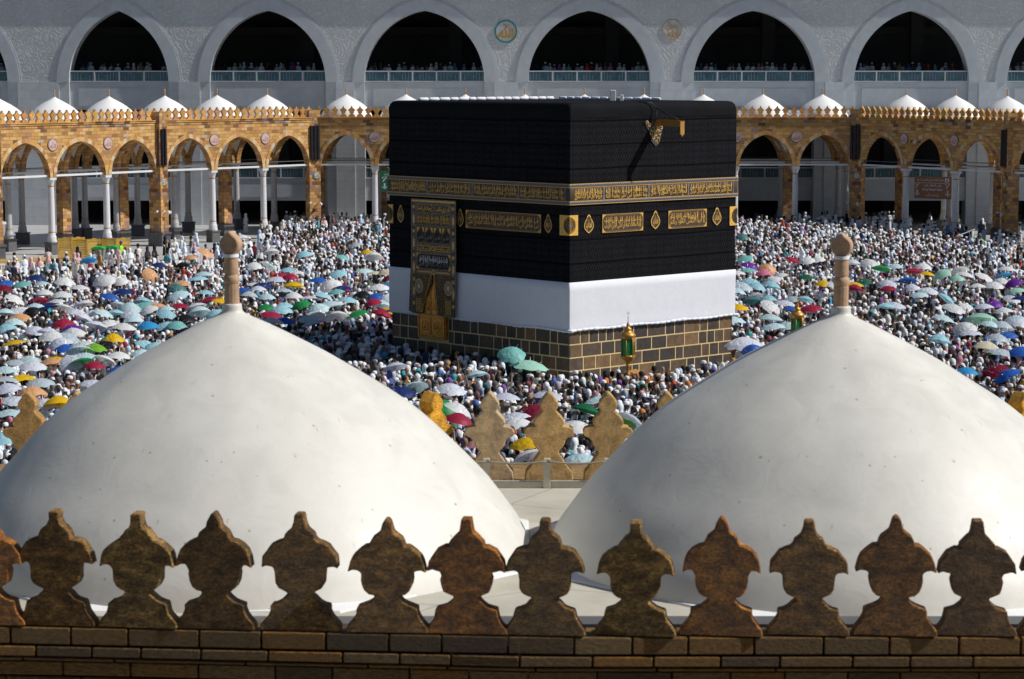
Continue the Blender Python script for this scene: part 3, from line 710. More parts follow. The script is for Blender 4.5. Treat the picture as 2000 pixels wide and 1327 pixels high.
cb = MB(); cb.tube([(su - .9, .2, 13.17), (su - .35, -.05, 13.12), (su - .12, -.14, 12.9), (su - .1, -.18, 12.6), (su - .2, -.1, 12.25)], .025, 6, 0, .5, T1)
cb.tube([(su - .12, -.14, 12.9), (su + .1, -.6, 12.62), (su + .1, -1.3, 12.4)], .022, 6, 0, .5, T1); cb.build('cable', M_BLACK, kaaba)
# rolled white padding and box on the roof
rp = MB()
for (P, Q, a, b) in ((KP[0], KP[3], .12, .97), (KP[3], KP[2], .03, .62)):
    d = (Q - P); L = d.length; d.normalize(); x = a * L
    while x < b * L:
        w = rnd.uniform(.5, .7); p = P + d * x + (-(P + d * x)).normalized() * .35; q = p + d * (w - .05)
        rp.tube([p + Vector((0, 0, 13.19)), p + d * .06 + Vector((0, 0, 13.2)), q - d * .06 + Vector((0, 0, 13.2)), q + Vector((0, 0, 13.19))], [.04, .085, .085, .04], 8); x += w
rp.build('rolled_padding', M_WCL, kaaba)
bx = MB(); pb = on_y(1197, 186, kc.y + 3.0) - kc; bx.box(pb.x - .14, pb.x + .14, pb.y - .15, pb.y + .15, 13.1, 13.62); bx.box(pb.x + .35, pb.x + .5, pb.y - .1, pb.y + .1, 13.1, 13.4)
bx.build('roof_unit', M_WMETAL, kaaba, bevel=.02)

# ================================================================== low curved wall beside the cube and its lanterns
fm = (KN + KR) / 2; fd = (KR - KN).normalized(); fn = Vector((fd.y, -fd.x, 0))
hw = empty('curved_wall', fm, 0, label='low curved marble wall with gilded coping beside the cube', cat='low wall')
def arc(t, r0): return fd * (-(4.9 + r0) * math.cos(t)) + fn * ((8.2 + r0) * math.sin(t))
N = 30; ts = [R(24) + (R(156) - R(24)) * k / N for k in range(N + 1)]
def arcwall(name, mat, r0, r1, z0, z1, end_rise=0):
    m = MB(); vs = []; fs = []
    for k, t in enumerate(ts):
        e = min(k, N - k); dz = end_rise * (1 if e == 0 else .55 if e == 1 else .15 if e == 2 else 0)
        a = arc(t, r0); b = arc(t, r1); vs += [(a.x, a.y, z0), (b.x, b.y, z0), (b.x, b.y, z1 + dz), (a.x, a.y, z1 + dz)]
    for k in range(N):
        for j in range(4): fs.append((4 * k + j, 4 * k + (j + 1) % 4, 4 * k + 4 + (j + 1) % 4, 4 * k + 4 + j))
    fs += [(0, 1, 2, 3), (4 * N, 4 * N + 3, 4 * N + 2, 4 * N + 1)]
    m.add(vs, fs); return m.build(name, mat, hw)
arcwall('marble_body', M_MARBLE2, -.35, .35, 0, 1.27); arcwall('gilded_coping', M_GOLDD, -.42, .42, 1.273, 1.36, .45)
def lantern(px, py_base, lab, zb=1.36):
    p = on_z(px, py_base, zb); t = empty('wall_lantern', p, 0, label=lab, cat='lantern', group='gilded green lanterns on the curved wall')
    m = MB(); m.lathe([(.28, 0), (.28, .08), (.2, .14), (.22, .22), (.12, .3), (.1, .4), (.13, .45), (.09, .5), (.08, .75), (.12, .8), (.07, .86), (.1, .95), (.24, 1.08), (.32, 1.17), (.33, 1.24)], 12); m.build('post', M_GOLD, t)
    m = MB()
    for k in range(6):
        a = R(60 * k + 12); x, y = .285 * math.cos(a), .285 * math.sin(a); m.tube([(x, y, 1.2), (x, y, 2.02)], .022, 6)
    m.lathe([(.3, 1.2), (.3, 1.26), (.27, 1.27)], 6, rot=R(12)); m.lathe([(.29, 1.97), (.31, 1.99), (.31, 2.06), (.34, 2.1), (.3, 2.16), (.22, 2.24), (.14, 2.3), (.16, 2.36), (.14, 2.42), (.05, 2.46), (.08, 2.54), (.04, 2.62), (.03, 2.66)], 12)
    m.build('cage', M_GOLD, t)
    m = MB(); m.lathe([(.262, 1.25), (.262, 1.98)], 6, rot=R(12), smooth=False); m.build('green_glass', M_GLASSG, t)
    m = MB(); m.tube([(0, 0, 2.64), (0, 0, 3.0)], .012, 6)
    for z in (2.72, 2.8, 2.88): m.lathe([(.005, z - .02), (.03, z), (.005, z + .02)], 8)
    m.tube([(.05 * math.cos(R(a)), 0, 3.06 + .05 * math.sin(R(a))) for a in range(-240, 61, 30)], .01, 5); m.build('crescent_finial', M_GOLD, t)
lantern(1226, 752, 'green and gold lantern on a tall gilt post against the dark stone base')
lantern(1556, 705, 'gilded lantern with green glass just behind the shoulder of a white dome')

# ================================================================== DOMES, MERLONS
def arch_pts(x0, x1, zs, h, n=12):
    """points of a pointed arch from (x1,zs) over the crown to (x0,zs)"""
    a = (x1 - x0) / 2; cx = (x0 + x1) / 2; Rr = (h * h + a * a) / (2 * a); out = []
    am = math.asin(min(1, h / Rr))
    for k in range(n + 1): t = am * k / n; out.append((x1 - Rr + Rr * math.cos(t), zs + Rr * math.sin(t)))
    out[-1] = (cx, zs + h)
    for k in range(n - 1, -1, -1): t = am * k / n; out.append((x0 + Rr - Rr * math.cos(t), zs + Rr * math.sin(t)))
    return out
MER = [(28, 0), (38, 15), (38, 60), (50, 100), (75, 122), (95, 140), (110, 165), (118, 195), (150, 200), (195, 225), (228, 265), (250, 305), (265, 385), (230, 370), (200, 372), (180, 385), (170, 410), (172, 440), (168, 490), (150, 525), (120, 548), (90, 560),
       (82, 570), (105, 598), (140, 625), (170, 640), (203, 652), (207, 690), (222, 725), (243, 760), (272, 790), (277, 830)]
def merlon_outline(h=.83, pts=MER, wmul=1):
    s = h / 830.0; rt = [(p * s * wmul, (830 - q) * s) for p, q in pts]
    return rt + [(-x, z) for x, z in reversed(rt)]
MER2 = [(8, 0), (45, 40), (80, 85), (85, 120), (70, 150), (58, 165), (85, 195), (125, 235), (145, 275), (128, 305), (165, 308), (215, 325), (232, 358), (215, 395), (170, 412), (150, 432), (140, 470), (112, 510), (90, 530), (88, 550), (120, 590), (150, 640), (180, 680), (212, 720), (220, 770), (222, 830)]
def merlon_mesh(name, out, th, mat, bevel):
    m = MB(); m.prism(out, -th / 2, th / 2); o = m.build(name, mat, None, bevel=bevel)
    me = o.data; COL.objects.unlink(o); bpy.data.objects.remove(o)
    bm = bmesh.new(); bm.from_mesh(me); bmesh.ops.triangulate(bm, faces=[f for f in bm.faces if len(f.verts) > 4]); bm.to_mesh(me); bm.free(); return me
def add_obj(name, me, parent=None, loc=(0, 0, 0), rz=0, color=None):
    o = bpy.data.objects.new(name, me); COL.objects.link(o); o.parent = parent; o.location = loc; o.rotation_euler = (0, 0, rz)
    if color: o.color = (*color, 1)
    return o

# near arcade wing (roof we look over)
na = empty('near_arcade', (0, 18.5, 0), 0, label='near arcade roof with two big white domes between rows of carved sandstone merlons', cat='arcade')
RZ = 10.55
m = MB(); m.box(-14, 14, -2.72, 3.1, 9.4, RZ); m.build('roof', M_ROOF, na)
fprof = [(0, .0)]
dome_prof = [(2.42, -.03), (2.38, .08), (2.32, .2), (2.24, .32), (2.09, .53), (1.90, .74), (1.63, 1.02), (1.37, 1.24), (1.08, 1.43), (.83, 1.585), (.61, 1.705), (.4, 1.815), (.24, 1.895), (.14, 1.94), (.1, 1.965), (.085, 1.985), (.082, 2.03), (.075, 2.04)]
def near_dome(px, py, lean):
    ap = on_z(px, py, 12.53) - na.location; x, y = ap.x, ap.y
    m = MB(); n = 112; vs = []; fs = []; fine = []
    for i in range(len(dome_prof) - 1):
        for k in range(4 if i < 12 else 2):
            t = k / (4 if i < 12 else 2); p0 = dome_prof[max(i - 1, 0)]; p1 = dome_prof[i]; p2 = dome_prof[i + 1]; p3 = dome_prof[min(i + 2, len(dome_prof) - 1)]
            cr = lambda a, b, c, d: .5 * ((2 * b) + (-a + c) * t + (2 * a - 5 * b + 4 * c - d) * t * t + (-a + 3 * b - 3 * c + d) * t ** 3)
            fine.append((cr(p0[0], p1[0], p2[0], p3[0]), cr(p0[1], p1[1], p2[1], p3[1])))
    fine.append(dome_prof[-1])
    for r, z in fine:
        sh = lean * (1 - z / 2.03)
        for k in range(n):
            a = 2 * math.pi * k / n; q = Vector((math.cos(a) * 2.2, math.sin(a) * 2.2, z * 1.3 + px))
            rr = r + (noise.noise(q) * .018 + noise.noise(q * 2.7) * .007) * min(1, r)
            vs.append((sh + rr * math.cos(a), rr * math.sin(a), z))
    for j in range(len(fine) - 1):
        for k in range(n): fs.append((j * n + k, j * n + (k + 1) % n, (j + 1) * n + (k + 1) % n, (j + 1) * n + k))
    m.add(vs, fs, 0, .5, True); m.add([vs[(len(fine) - 1) * n + k] for k in range(n)], [tuple(range(n))])
    d = m.build('dome', M_NDOME, na); d.location = (x, y, RZ); back = (-x, -y, -RZ)
    # octagonal skirt at its foot
    s = MB(); s.lathe([(2.6, -.01), (2.59, .015), (2.4, .03)], 8, rot=R(22.5), smooth=False, ctr=(x + lean, y, RZ)); s.build('dome_skirt', M_WHITE, d).location = back
    f = MB(); zc0 = RZ + 2.0
    f.lathe([(.062, 0), (.062, .2), (.058, .205), (.058, .21)], 14, ctr=(x, y, zc0), smooth=False)
    f.lathe([(.06, .205), (.068, .225), (.068, .255), (.06, .275), (.054, .28), (.06, .29), (.062, .3), (.056, .43)], 14, ctr=(x, y, zc0))
    fi = f.build('finial', M_FIN, d); fi.location = back
    f = MB(); f.lathe([(.064, .425), (.064, .452)], 14, ctr=(x, y, zc0)); f.build('mortar_band', M_WHITE, fi)
    f = MB(); cz = zc0 + .53; pts = ringpts(0, 0, .088, .086, 26, R(112))
    pts = sorted([(math.atan2(q, p), p, q) for p, q in pts]); top = [(R(66), .026, .092), (R(72), .02, .104), (R(92), -.006, .116), (R(104), -.03, .09)]
    pts = [p for p in pts if not R(60) < p[0] < R(110)]
    pts = sorted(pts + top); f.prism([(p, q) for _, p, q in pts], -.05, .05, 0, .5, Matrix.Translation((x, y, cz)) @ Matrix.Rotation(R(-18), 4, 'Z'))
    f.build('finial_disc', M_FIN, fi, bevel=.014, tri=True)
M_FIN = plain('sandstone finial', (.46, .30, .19), .7, 0, .18, 14, .3, .3)
near_dome(453, 607, .07); near_dome(1642, 612, .0)
# front merlons
rj = random.Random(4)
def jit(pts, a): return [(x + rj.uniform(-a, a) * (1 if x > 12 else 0), y + rj.uniform(-a, a) * (1 if 20 < y < 800 else 0)) for x, y in pts]
me_fs = []
for q in range(6):
    P_ = [p for p in MER]
    if q in (2, 4): P_ = [(10, 0), (30, 28), (40, 60)] + P_[3:]
    if q == 5: P_ = [(34, 0), (40, 8), (36, 60)] + P_[3:]
    me_fs.append(merlon_mesh('merlon', merlon_outline(.83, jit(P_, 5)), .115 + .01 * (q % 3), M_MERF, .008))
FX = [(-28, .26), (110, .0), (270, 0), (420, 0), (587, 0), (757, 0), (912, .9), (1065, 0), (1242, .12), (1410, .75), (1580, .1), (1750, .6), (1908, .15), (2072, .4)]
Z0 = 10.62
def frow(px):
    py = 1222 + 20 * min(1, max(px, 0) / 1000) + (1.5 if px > 1000 else 0); return on_z(px, py, Z0) - na.location
for k, (px, o_) in enumerate(FX):
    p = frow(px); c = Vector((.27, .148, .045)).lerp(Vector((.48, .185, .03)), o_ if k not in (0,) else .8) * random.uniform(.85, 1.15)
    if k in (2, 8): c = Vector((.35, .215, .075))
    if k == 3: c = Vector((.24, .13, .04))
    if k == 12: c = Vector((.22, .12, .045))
    hh = random.uniform(.97, 1.03) if k in (1, 6, 9, 11) else random.uniform(.96, 1)
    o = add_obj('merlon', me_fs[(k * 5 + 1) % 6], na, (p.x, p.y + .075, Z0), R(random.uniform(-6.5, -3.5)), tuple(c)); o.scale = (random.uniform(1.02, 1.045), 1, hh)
# parapet of coursed blocks under them
pw = MB(); pl, pr = frow(-200), frow(2200)
yf = lambda x: frow(CX + x * 282).y
rb = random.Random(5)
def course(z0, z1, dy, widths, c=None):
    x = -4.6
    while x < 4.6:
        w = rb.choice(widths) * rb.uniform(.9, 1.1); a, b = yf(x) + dy, yf(x + w) + dy; g_ = .006
        cc = rb.random()
        pw.add([(x + g_, a, z0 + g_), (x + w - g_, b, z0 + g_), (x + w - g_, b + .3, z0 + g_), (x + g_, a + .3, z0 + g_), (x + g_, a, z1 - g_), (x + w - g_, b, z1 - g_), (x + w - g_, b + .3, z1 - g_), (x + g_, a + .3, z1 - g_)],
               [(0, 3, 2, 1), (4, 5, 6, 7), (0, 1, 5, 4), (1, 2, 6, 5), (2, 3, 7, 6), (3, 0, 4, 7)], 0, cc); x += w
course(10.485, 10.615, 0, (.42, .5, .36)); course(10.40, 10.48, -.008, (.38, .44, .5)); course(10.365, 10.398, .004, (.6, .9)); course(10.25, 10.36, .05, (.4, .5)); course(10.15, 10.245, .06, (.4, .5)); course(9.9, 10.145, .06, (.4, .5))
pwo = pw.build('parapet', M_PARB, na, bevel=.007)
bk = MB(); bk.box(-14, 14, -2.84, -2.6, 0, 10.6); bk.box(-14, 14, -2.72, 3.0, 9.0, 9.4); bk.build('parapet_core', M_DSTONE, na)
# rear merlons towards the courtyard
me_r = merlon_mesh('merlon', merlon_outline(.9, MER2, .98), .17, M_MERR, .02)
for k in range(-9, 11):
    px = 957 + 115 * k + (20 if k == -8 else 0); p = on_z(px, 925, 10.6) - na.location
    c = Vector((.74, .49, .22)) * random.uniform(.9, 1.1)
    if k in (-8, -9): c = Vector((.58, .35, .13))
    if k == 0: c = Vector((.74, .56, .36))
    if k == 2: c = Vector((.72, .47, .20))
    rz = random.uniform(-4, 4)
    if k == -1: rz, c = 52, Vector((.85, .44, .05))
    if k == 9: rz, c = 40, Vector((.85, .44, .05))
    if k == -1: px -= 5
    add_obj('merlon', me_r, na, (p.x, p.y + .05, 10.5), R(rz), tuple(c))
m = MB(); m.box(-14, 14, 3.1, 4.3, 9.4, 10.5); m.box(-14, 14, 3.9, 4.3, 6.5, 9.4); m.build('rear_parapet', M_MERR, na).color = (.42, .27, .12, 1)
# the wing's lower storey (court side), not seen from here but standing
m = MB()
for k in range(-3, 4):
    m.lathe([(.5, 0), (.5, 1), (.27, 1.1), (.26, 5.4), (.4, 6.5)], 12, ctr=(k * 4.2, 4.1, 0))
m.build('column', M_MARBLE, na)

# rope rail on the roof
rr = empty('rope_rail', on_z(1000, 953, RZ), 0, label='low rope rail on cream posts along the rear edge of the roof', cat='rope rail')
RP = [on_z(x, 953, RZ) - rr.location for x in (600, 715, 832, 950, 1068, 1186, 1304)]
for p in RP:
    m = MB(); m.box(p.x - .034, p.x + .034, p.y - .034, p.y + .034, 0, .285); m.build('post', M_POST, rr, bevel=.006)
m = MB()
for a, b in zip(RP, RP[1:]):
    m.tube([(a.x + (b.x - a.x) * t, a.y - .04, .262 - .022 * math.sin(math.pi * t)) for t in [k / 10 for k in range(11)]], .011, 6)
m.build('rope', M_ROPE, rr)
m = MB()
for a, b in zip(RP, RP[1:]): m.box(a.x + .036, b.x - .036, a.y - .02, a.y + .03, .0, .065)
m.build('kerb', M_POST, rr, bevel=.005)

# ================================================================== FAR ARCADE
ZS, ZW, ZTOP = 6.15, 8.95, 10.42     # spring, crown, wall head
def col_mesh(kind):
    """far column as three meshes: plinth + shaft + capital"""
    a = MB(); a.box(-.42, .42, -.42, .42, 0, .9); a.box(-.48, .48, -.48, .48, .9, 1.0)
    b = MB(); b.lathe([(.40, 1.0), (.42, 1.08), (.36, 1.25), (.38, 1.4), (.34, 1.5), (.3, 1.6), (.31, 1.72), (.27, 1.78)], 8, rot=R(22.5)); 
    c = MB(); c.lathe([(.27, 1.82), (.265, 3.5), (.245, 5.42)], 16); 
    d = MB(); d.lathe([(.24, 5.5), (.27, 5.62), (.3, 5.75), (.37, 5.9), (.4, 5.95)], 8, rot=R(22.5)); d.box(-.33, .33, -.33, .33, 5.95, ZS, 0)
    e = MB(); e.lathe([(.29, 1.77), (.3, 1.8), (.29, 1.83)], 14)
    e2 = MB(); e2.lathe([(.26, 5.42), (.28, 5.46), (.26, 5.5)], 14)
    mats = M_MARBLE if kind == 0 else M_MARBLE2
    out = []
    for mbb, nm, mt in ((a, 'plinth', M_DSTONE), (b, 'base', mats), (c, 'shaft', mats), (d, 'capital', mats), (e, 'gold_ring', M_GOLD), (e2, 'gold_ring', M_GOLD)):
        o = mbb.build(nm, mt); COL.objects.unlink(o); out.append((nm, o.data)); bpy.data.objects.remove(o)
    return out
CM = [col_mesh(0), col_mesh(1)]
def column(parent, loc, kind):
    pts = CM[kind]; sh = add_obj('column', pts[2][1], parent, loc)
    for nm, me in (pts[0], pts[1], pts[3], pts[4], pts[5]): add_obj(nm, me, sh)
    return sh
fd_mesh = MB(); fd_mesh.lathe([(2.35, 0), (2.3, .35), (2.14, .68), (1.84, 1.06), (1.46, 1.38), (1.03, 1.66), (.62, 1.88), (.28, 2.06), (.11, 2.17), (.08, 2.2)], 32)
o = fd_mesh.build('dome', M_DOMEF); FD = o.data; COL.objects.unlink(o); bpy.data.objects.remove(o)
ff = MB(); ff.lathe([(.06, 2.18), (.055, 2.4), (.07, 2.42), (.05, 2.46), (.05, 2.62)], 8); ff.lathe([(.03, 2.6), (.09, 2.68), (.03, 2.76), (.0, 2.8)], 8)
o = ff.build('finial', M_FINF); FFN = o.data; COL.objects.unlink(o); bpy.data.objects.remove(o)
me_far = merlon_mesh('merlon', merlon_outline(.98, MER, 1.0), .2, M_MERR, 0)
WORD = {'r': shape('الله')}
def wing(A, B, nb, lab, rear=True, piers=(True, True), bright=1.0, visible_roundels=None, domes=True, solid_ends=False):
    A = Vector((A[0], A[1], 0)); B = Vector((B[0], B[1], 0)); d = B - A; L = d.length; a = math.atan2(d.y, d.x)
    t = empty('arcade_wing', A, a, label=lab, cat='arcade', group='sandstone arcade wings across the courtyard')
    bay = L / nb; op = bay - .62
    def arcwall2(name, y0, y1, zt, mat, sp=ZS):
        poly = []; m = MB()
        for i in range(nb):                     # one solid per bay, butted end to end
            x0, x1 = i * bay, (i + 1) * bay; o0, o1 = x0 + .31, x1 - .31
            if i == 0: o0 = x0 + .62
            if i == nb - 1: o1 = x1 - .62
            ap = arch_pts(o0, o1, sp, ZW - sp)
            poly += [(x0, sp), (o0, sp)] + list(reversed(ap))[1:-1] + [(o1, sp)]
        poly += [(L, sp), (L, zt), (0, zt)]
        m.prism(poly, y0, y1); return m.build(name, mat, t, tri=True)
    arcwall2('arch_wall', 0, .62, ZTOP, M_STONE)
    vo = MB()
    for i in range(nb):
        o0 = i * bay + (.62 if i == 0 else .31); o1 = (i + 1) * bay - (.62 if i == nb - 1 else .31)
        ip = arch_pts(o0, o1, ZS, ZW - ZS, 11); oc = ((o0 + o1) / 2); ep = arch_pts(o0 - .30, o1 + .30, ZS, ZW - ZS + .36, 11)
        ep = [(min(max(p[0], i * bay + .02), (i + 1) * bay - .02), p[1]) for p in ep]
        for k in range(len(ip) - 1):
            q = [ip[k], ip[k + 1], ep[k + 1], ep[k]]; vo.prism(q, -.045, .0, 0, rnd.choice((.15, .45, .6, .75, .85, 1.0)))
    vo.build('voussoirs', M_VOUS, t, fixn=True)
    co = MB(); co.box(0, L, -.06, -.002, ZTOP - .16, ZTOP - .06); co.box(0, L, -.04, -.002, ZTOP - .34, ZTOP - .3); co.box(0, L, -.10, .66, ZTOP, ZTOP + .07); co.build('cornice', M_STONE, t)
    if rear:
        arcwall2('rear_arch_wall', 5.3, 5.8, 9.3, M_STONE)
        arcwall2('rear_arch_wall', 10.6, 11.1, 9.3, M_STONE)
    # cross arches, vault and roof
    ca_ = MB()
    for i in range(0, nb + 1):
        x = i * bay
        for (y0, y1) in ((.62, 5.3), (5.8, 10.6)):
            ap = arch_pts(y0 + .12, y1 - .12, ZS, 2.55, 10)
            poly = [(y0, ZS), (y0 + .12, ZS)] + list(reversed(ap))[1:-1] + [(y1 - .12, ZS), (y1, ZS), (y1, 9.2), (y0, 9.2)]
            Tm = Matrix(((0, 1, 0, x), (1, 0, 0, 0), (0, 0, 1, 0), (0, 0, 0, 1)))
            ca_.prism(poly, -.22, .22, 0, .5, Tm)
    ca_.build('cross_arch', M_STONE, t, tri=True)
    for i in range(nb):
        for (y0, y1) in ((.62, 5.3), (5.8, 10.6)):
            cx, cy = (i + .5) * bay, (y0 + y1) / 2
            for (cz0, cz1, q) in ((6.3, 9.18, 0),):
                for (ex, ey) in ((-1, -1), (1, -1), (1, 1), (-1, 1)):       # white pendentives in the corners
                    X, Y = cx + ex * (bay / 2 - .22), cy + ey * (y1 - y0) / 2
                    vt = MB(); vt.add([(X, Y, 7.1), (X - ex * 1.2, Y, 9.2), (X, Y - ey * 1.2, 9.2), (X - ex * .35, Y - ey * .35, 8.2)], [(0, 1, 3), (0, 3, 2), (1, 2, 3)], 0, .5, True); vt.build('pendentive', M_WHITE, t, fixn=False)
    rf = MB(); rf.box(-.2, L + .2, .62, 11.1, 9.31, 9.75); rf.build('roof', M_WHITE, t)
    tr = MB()
    for y in (.2, 5.5, 10.8): tr.box(.4, L - .4, y, y + .16, 6.2, 6.36, 0)
    tr.build('tie_beam', M_WMETAL, t)
    tr = MB()
    for y in (.25, 5.55): tr.box(.4, L - .4, y, y + .08, 6.62, 6.68, 0)
    tr.build('tie_rod', M_DSTONE, t)
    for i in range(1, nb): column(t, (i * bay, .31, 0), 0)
    for r_, y in ((1, 5.55), (2, 10.85)):
        for i in range(nb + 1):
            if (r_ == 1 and (i % 3 == 2 or i == 0)) or (r_ == 2 and i % 3 == 1 and nb > 3):
                pm = MB(); pm.box(-.45, .45, -.4, .4, 1.1, ZS); pm.box(-.55, .55, -.5, .5, 0, 1.1, 1); o = pm.build('rear_pier', [M_PIER, M_DSTONE], t); o.location = (i * bay, y, 0)
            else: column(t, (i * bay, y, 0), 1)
    for k, (side, x) in enumerate(((0, 0), (1, L))):
        if not piers[side]: continue
        pm = MB(); pm.box(-.52, .52, -.18, .9, 1.15, ZTOP + .72); pier = pm.build('pier', M_PIER, t); pier.location = (x, 0, 0); pier.rotation_euler = (0, 0, R(25) if side == 0 else R(-25))
        q = MB(); q.box(-.62, .62, -.28, 1.0, 0, 1.0); q.box(-.7, .7, -.36, 1.08, 1.0, 1.15); q.build('plinth', M_DSTONE, pier)
        q = MB()
        for xx in (-.34, -.02, .3): q.box(xx - .09, xx + .09, -.42, -.19, 6.75, 9.75)
        q.build('loudspeaker_column', M_BLACK, pier, bevel=.02)
        q = MB(); q.lathe([(.0, -.02), (.26, 0), (.26, .04), (.2, .05)], 18, T=Matrix.Translation((.1, -.19, 5.3)) @ Matrix.Rotation(R(90), 4, 'X')); em = q.build('emblem', M_WHITE, pier)
        q = MB(); ring(q, .1, 5.3, .23, .18, -.255, -.23, 0); put_text(q, shape('مكبر'), -.03, .23, 5.2, 5.4, -.26, 0, None, .03); q.build('emblem_mark', M_EMBG, em, fixn=False)
        q = MB(); q.tube([(.3, -.18, 2.9), (.34, -.5, 2.95), (.4, -.55, 2.85)], .035, 6); q.lathe([(.03, 0), (.1, .06), (.12, .14), (.09, .24), (0, .27)], 10, ctr=(.4, -.55, 2.66)); q.tube([(-.3, -.18, 2.95), (-.55, -.45, 3.0)], .03, 6); q.lathe([(0, 0), (.1, .06), (.11, .16), (.03, .22)], 10, ctr=(-.6, -.5, 2.8))
        q.build('security_camera', M_WMETAL, pier)
    for i in range(1, nb):
        x = i * bay
        q = MB(); q.lathe([(.0, -.01), (.50, 0), (.50, .05), (.46, .055)], 24, T=Matrix.Translation((x, -.002, 8.72)) @ Matrix.Rotation(R(90), 4, 'X')); rd = q.build('roundel', M_DSTONE, t)
        q = MB(); q.add([(p, -.062, z) for p, z in ringpts(x, 8.72, .44, .44, 24)], [tuple(range(24))], 0); q.add([(p, -.066, z) for p, z in ringpts(x, 8.72, .39, .39, 24)], [tuple(range(24))], 1); q.build('roundel_face', [M_WHITE, M_RED], rd, fixn=False)
        q = MB(); put_text(q, WORD['r'], x - .3, x + .3, 8.46, 8.96, -.07, 0, None, .02); ring(q, x, 8.72, .41, .385, -.072, -.068, 0, 24); q.build('roundel_word', M_RWORD, rd, fixn=False)
    # merlons
    n = int(round(L / .735)); st = L / n
    for k in range(n):
        o = add_obj('merlon', me_far, t, ((k + .5) * st, .3, ZTOP + .07), 0); c = Vector((.58, .33, .11)) * random.uniform(.8, 1.15); o.color = (c.x, c.y * random.uniform(.9, 1.1), c.z * random.uniform(.8, 1.5), 1)
    for i in range(nb):
        dm = add_obj('dome', FD, t, ((i + .5) * bay, 3.0, 10.25), random.uniform(0, 6)); add_obj('finial', FFN, dm)
        m = MB(); m.box(-.0, .0, 0, 0, 0, 0)
    db = MB(); db.box(.1, L - .1, .75, 5.2, 9.752, 10.25); db.build('dome_deck', M_WHITE, t)
    return t
pL0, pL1, pC0, pC1, pR0, pR1 = [on_z(px, py, ZS) for px, py in ((-10, 352.5), (315, 337), (614, 325), (1672, 325), (1966, 340), (2210, 353))]
pLL = pL0 + (pL0 - pL1) * .8
wing(pLL, pL0, 3, 'sunlit sandstone arcade wing cut off by the edge of the view')
wing(pL0, pL1, 3, 'sunlit orange arcade wing with yellow partitions standing before it')
wing(pL1, pC0, 3, 'sunlit orange arcade wing between the yellow partitions and the green sign')
wing(pC0, pC1, 9, 'long straight arcade wing running behind the black cube', piers=(True, True))
wing(pC1, pR0, 3, 'shaded sandstone arcade wing with the brown hanging gate sign')
wing(pR0, pR1, 3, 'shaded arcade wing past the brown gate sign, mostly out of view', piers=(False, False))

# ================================================================== FAR BUILDING
FY = 214.0
fb = empty('mosque_building', (0, FY, 0), 0, label='grey carved marble building with huge pointed arches behind the arcade', cat='building')
M_PKM = plain('blue grey balusters', (.16, .22, .28), .5, 0, .05); M_BALU = plain('pale balustrade', (.5, .53, .56), .5, 0, .05)
def fx(px, y=FY): return (px - CX) / F * (y / math.cos(TH)) * .985
AR = [(-95, 110), (232, 97), (523, 113), (829, 117), (1151, 119), (1473, 119), (1780, 112), (2075, 108)]
sc_ = lambda px: on_y(px, 158, FY).x
ZSP, ZCR = 13.55, 20.2
poly = []; ZF = 26.5
m = MB(); AX = []
for (c, hw_) in AR: AX.append((sc_(c - hw_), sc_(c + hw_)))
xL, xR = AX[0][0] - 4, AX[-1][1] + 4
poly = [(xL, ZSP)]
for a, b in AX:
    ap = arch_pts(a, b, ZSP, ZCR - ZSP, 16); poly += [(a, ZSP)] + list(reversed(ap))[1:-1] + [(b, ZSP)]
poly += [(xR, ZSP), (xR, ZF), (xL, ZF)]
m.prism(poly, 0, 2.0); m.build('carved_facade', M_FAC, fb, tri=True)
M_ARCHV = plain('smooth grey marble', (.455, .48, .51), .5, 0, .08, 1.2)
for a, b in AX:            # smooth raised archivolt
    av = MB()
    ip = arch_pts(a, b, ZSP, ZCR - ZSP, 18); ep = arch_pts(a - 1.15, b + 1.15, ZSP - .1, ZCR - ZSP + 1.25, 18)
    e2 = arch_pts(a - 1.32, b + 1.32, ZSP - .1, ZCR - ZSP + 1.42, 18)
    for ring_, y in ((list(ip) + list(reversed(ep)), -.1), (list(ep) + list(reversed(e2)), -.05)): av.prism(ring_, y, 0)
    av.build('archivolt', M_ARCHV, fb, tri=True)
    ks = MB(); cx = (a + b) / 2; ks.prism([(cx - .4, ZCR + .1), (cx + .4, ZCR + .1), (cx + .55, ZCR + 1.25), (cx - .55, ZCR + 1.25)], -.15, -.102); ks.build('keystone', M_ARCHV, fb)
m = MB(); m.box(xL, xR, -.35, 0, 21.75, 22.05); m.box(xL, xR, -.2, 0, 21.5, 21.75); m.box(xL, xR, -.6, 0, 24.6, 25.2); m.build('cornice', M_FACP, fb)
edges = [xL] + [v for ab in AX for v in ab] + [xR]
for k in range(0, len(edges), 2):
    a, b = edges[k], edges[k + 1]; pr = MB(); pr.box(a, b, 0, 2.0, 0, ZSP); pr.box(a + .95, b - .95, -.12, 0, 0, ZSP - .02)
    pr.build('pillar', M_FACP, fb)
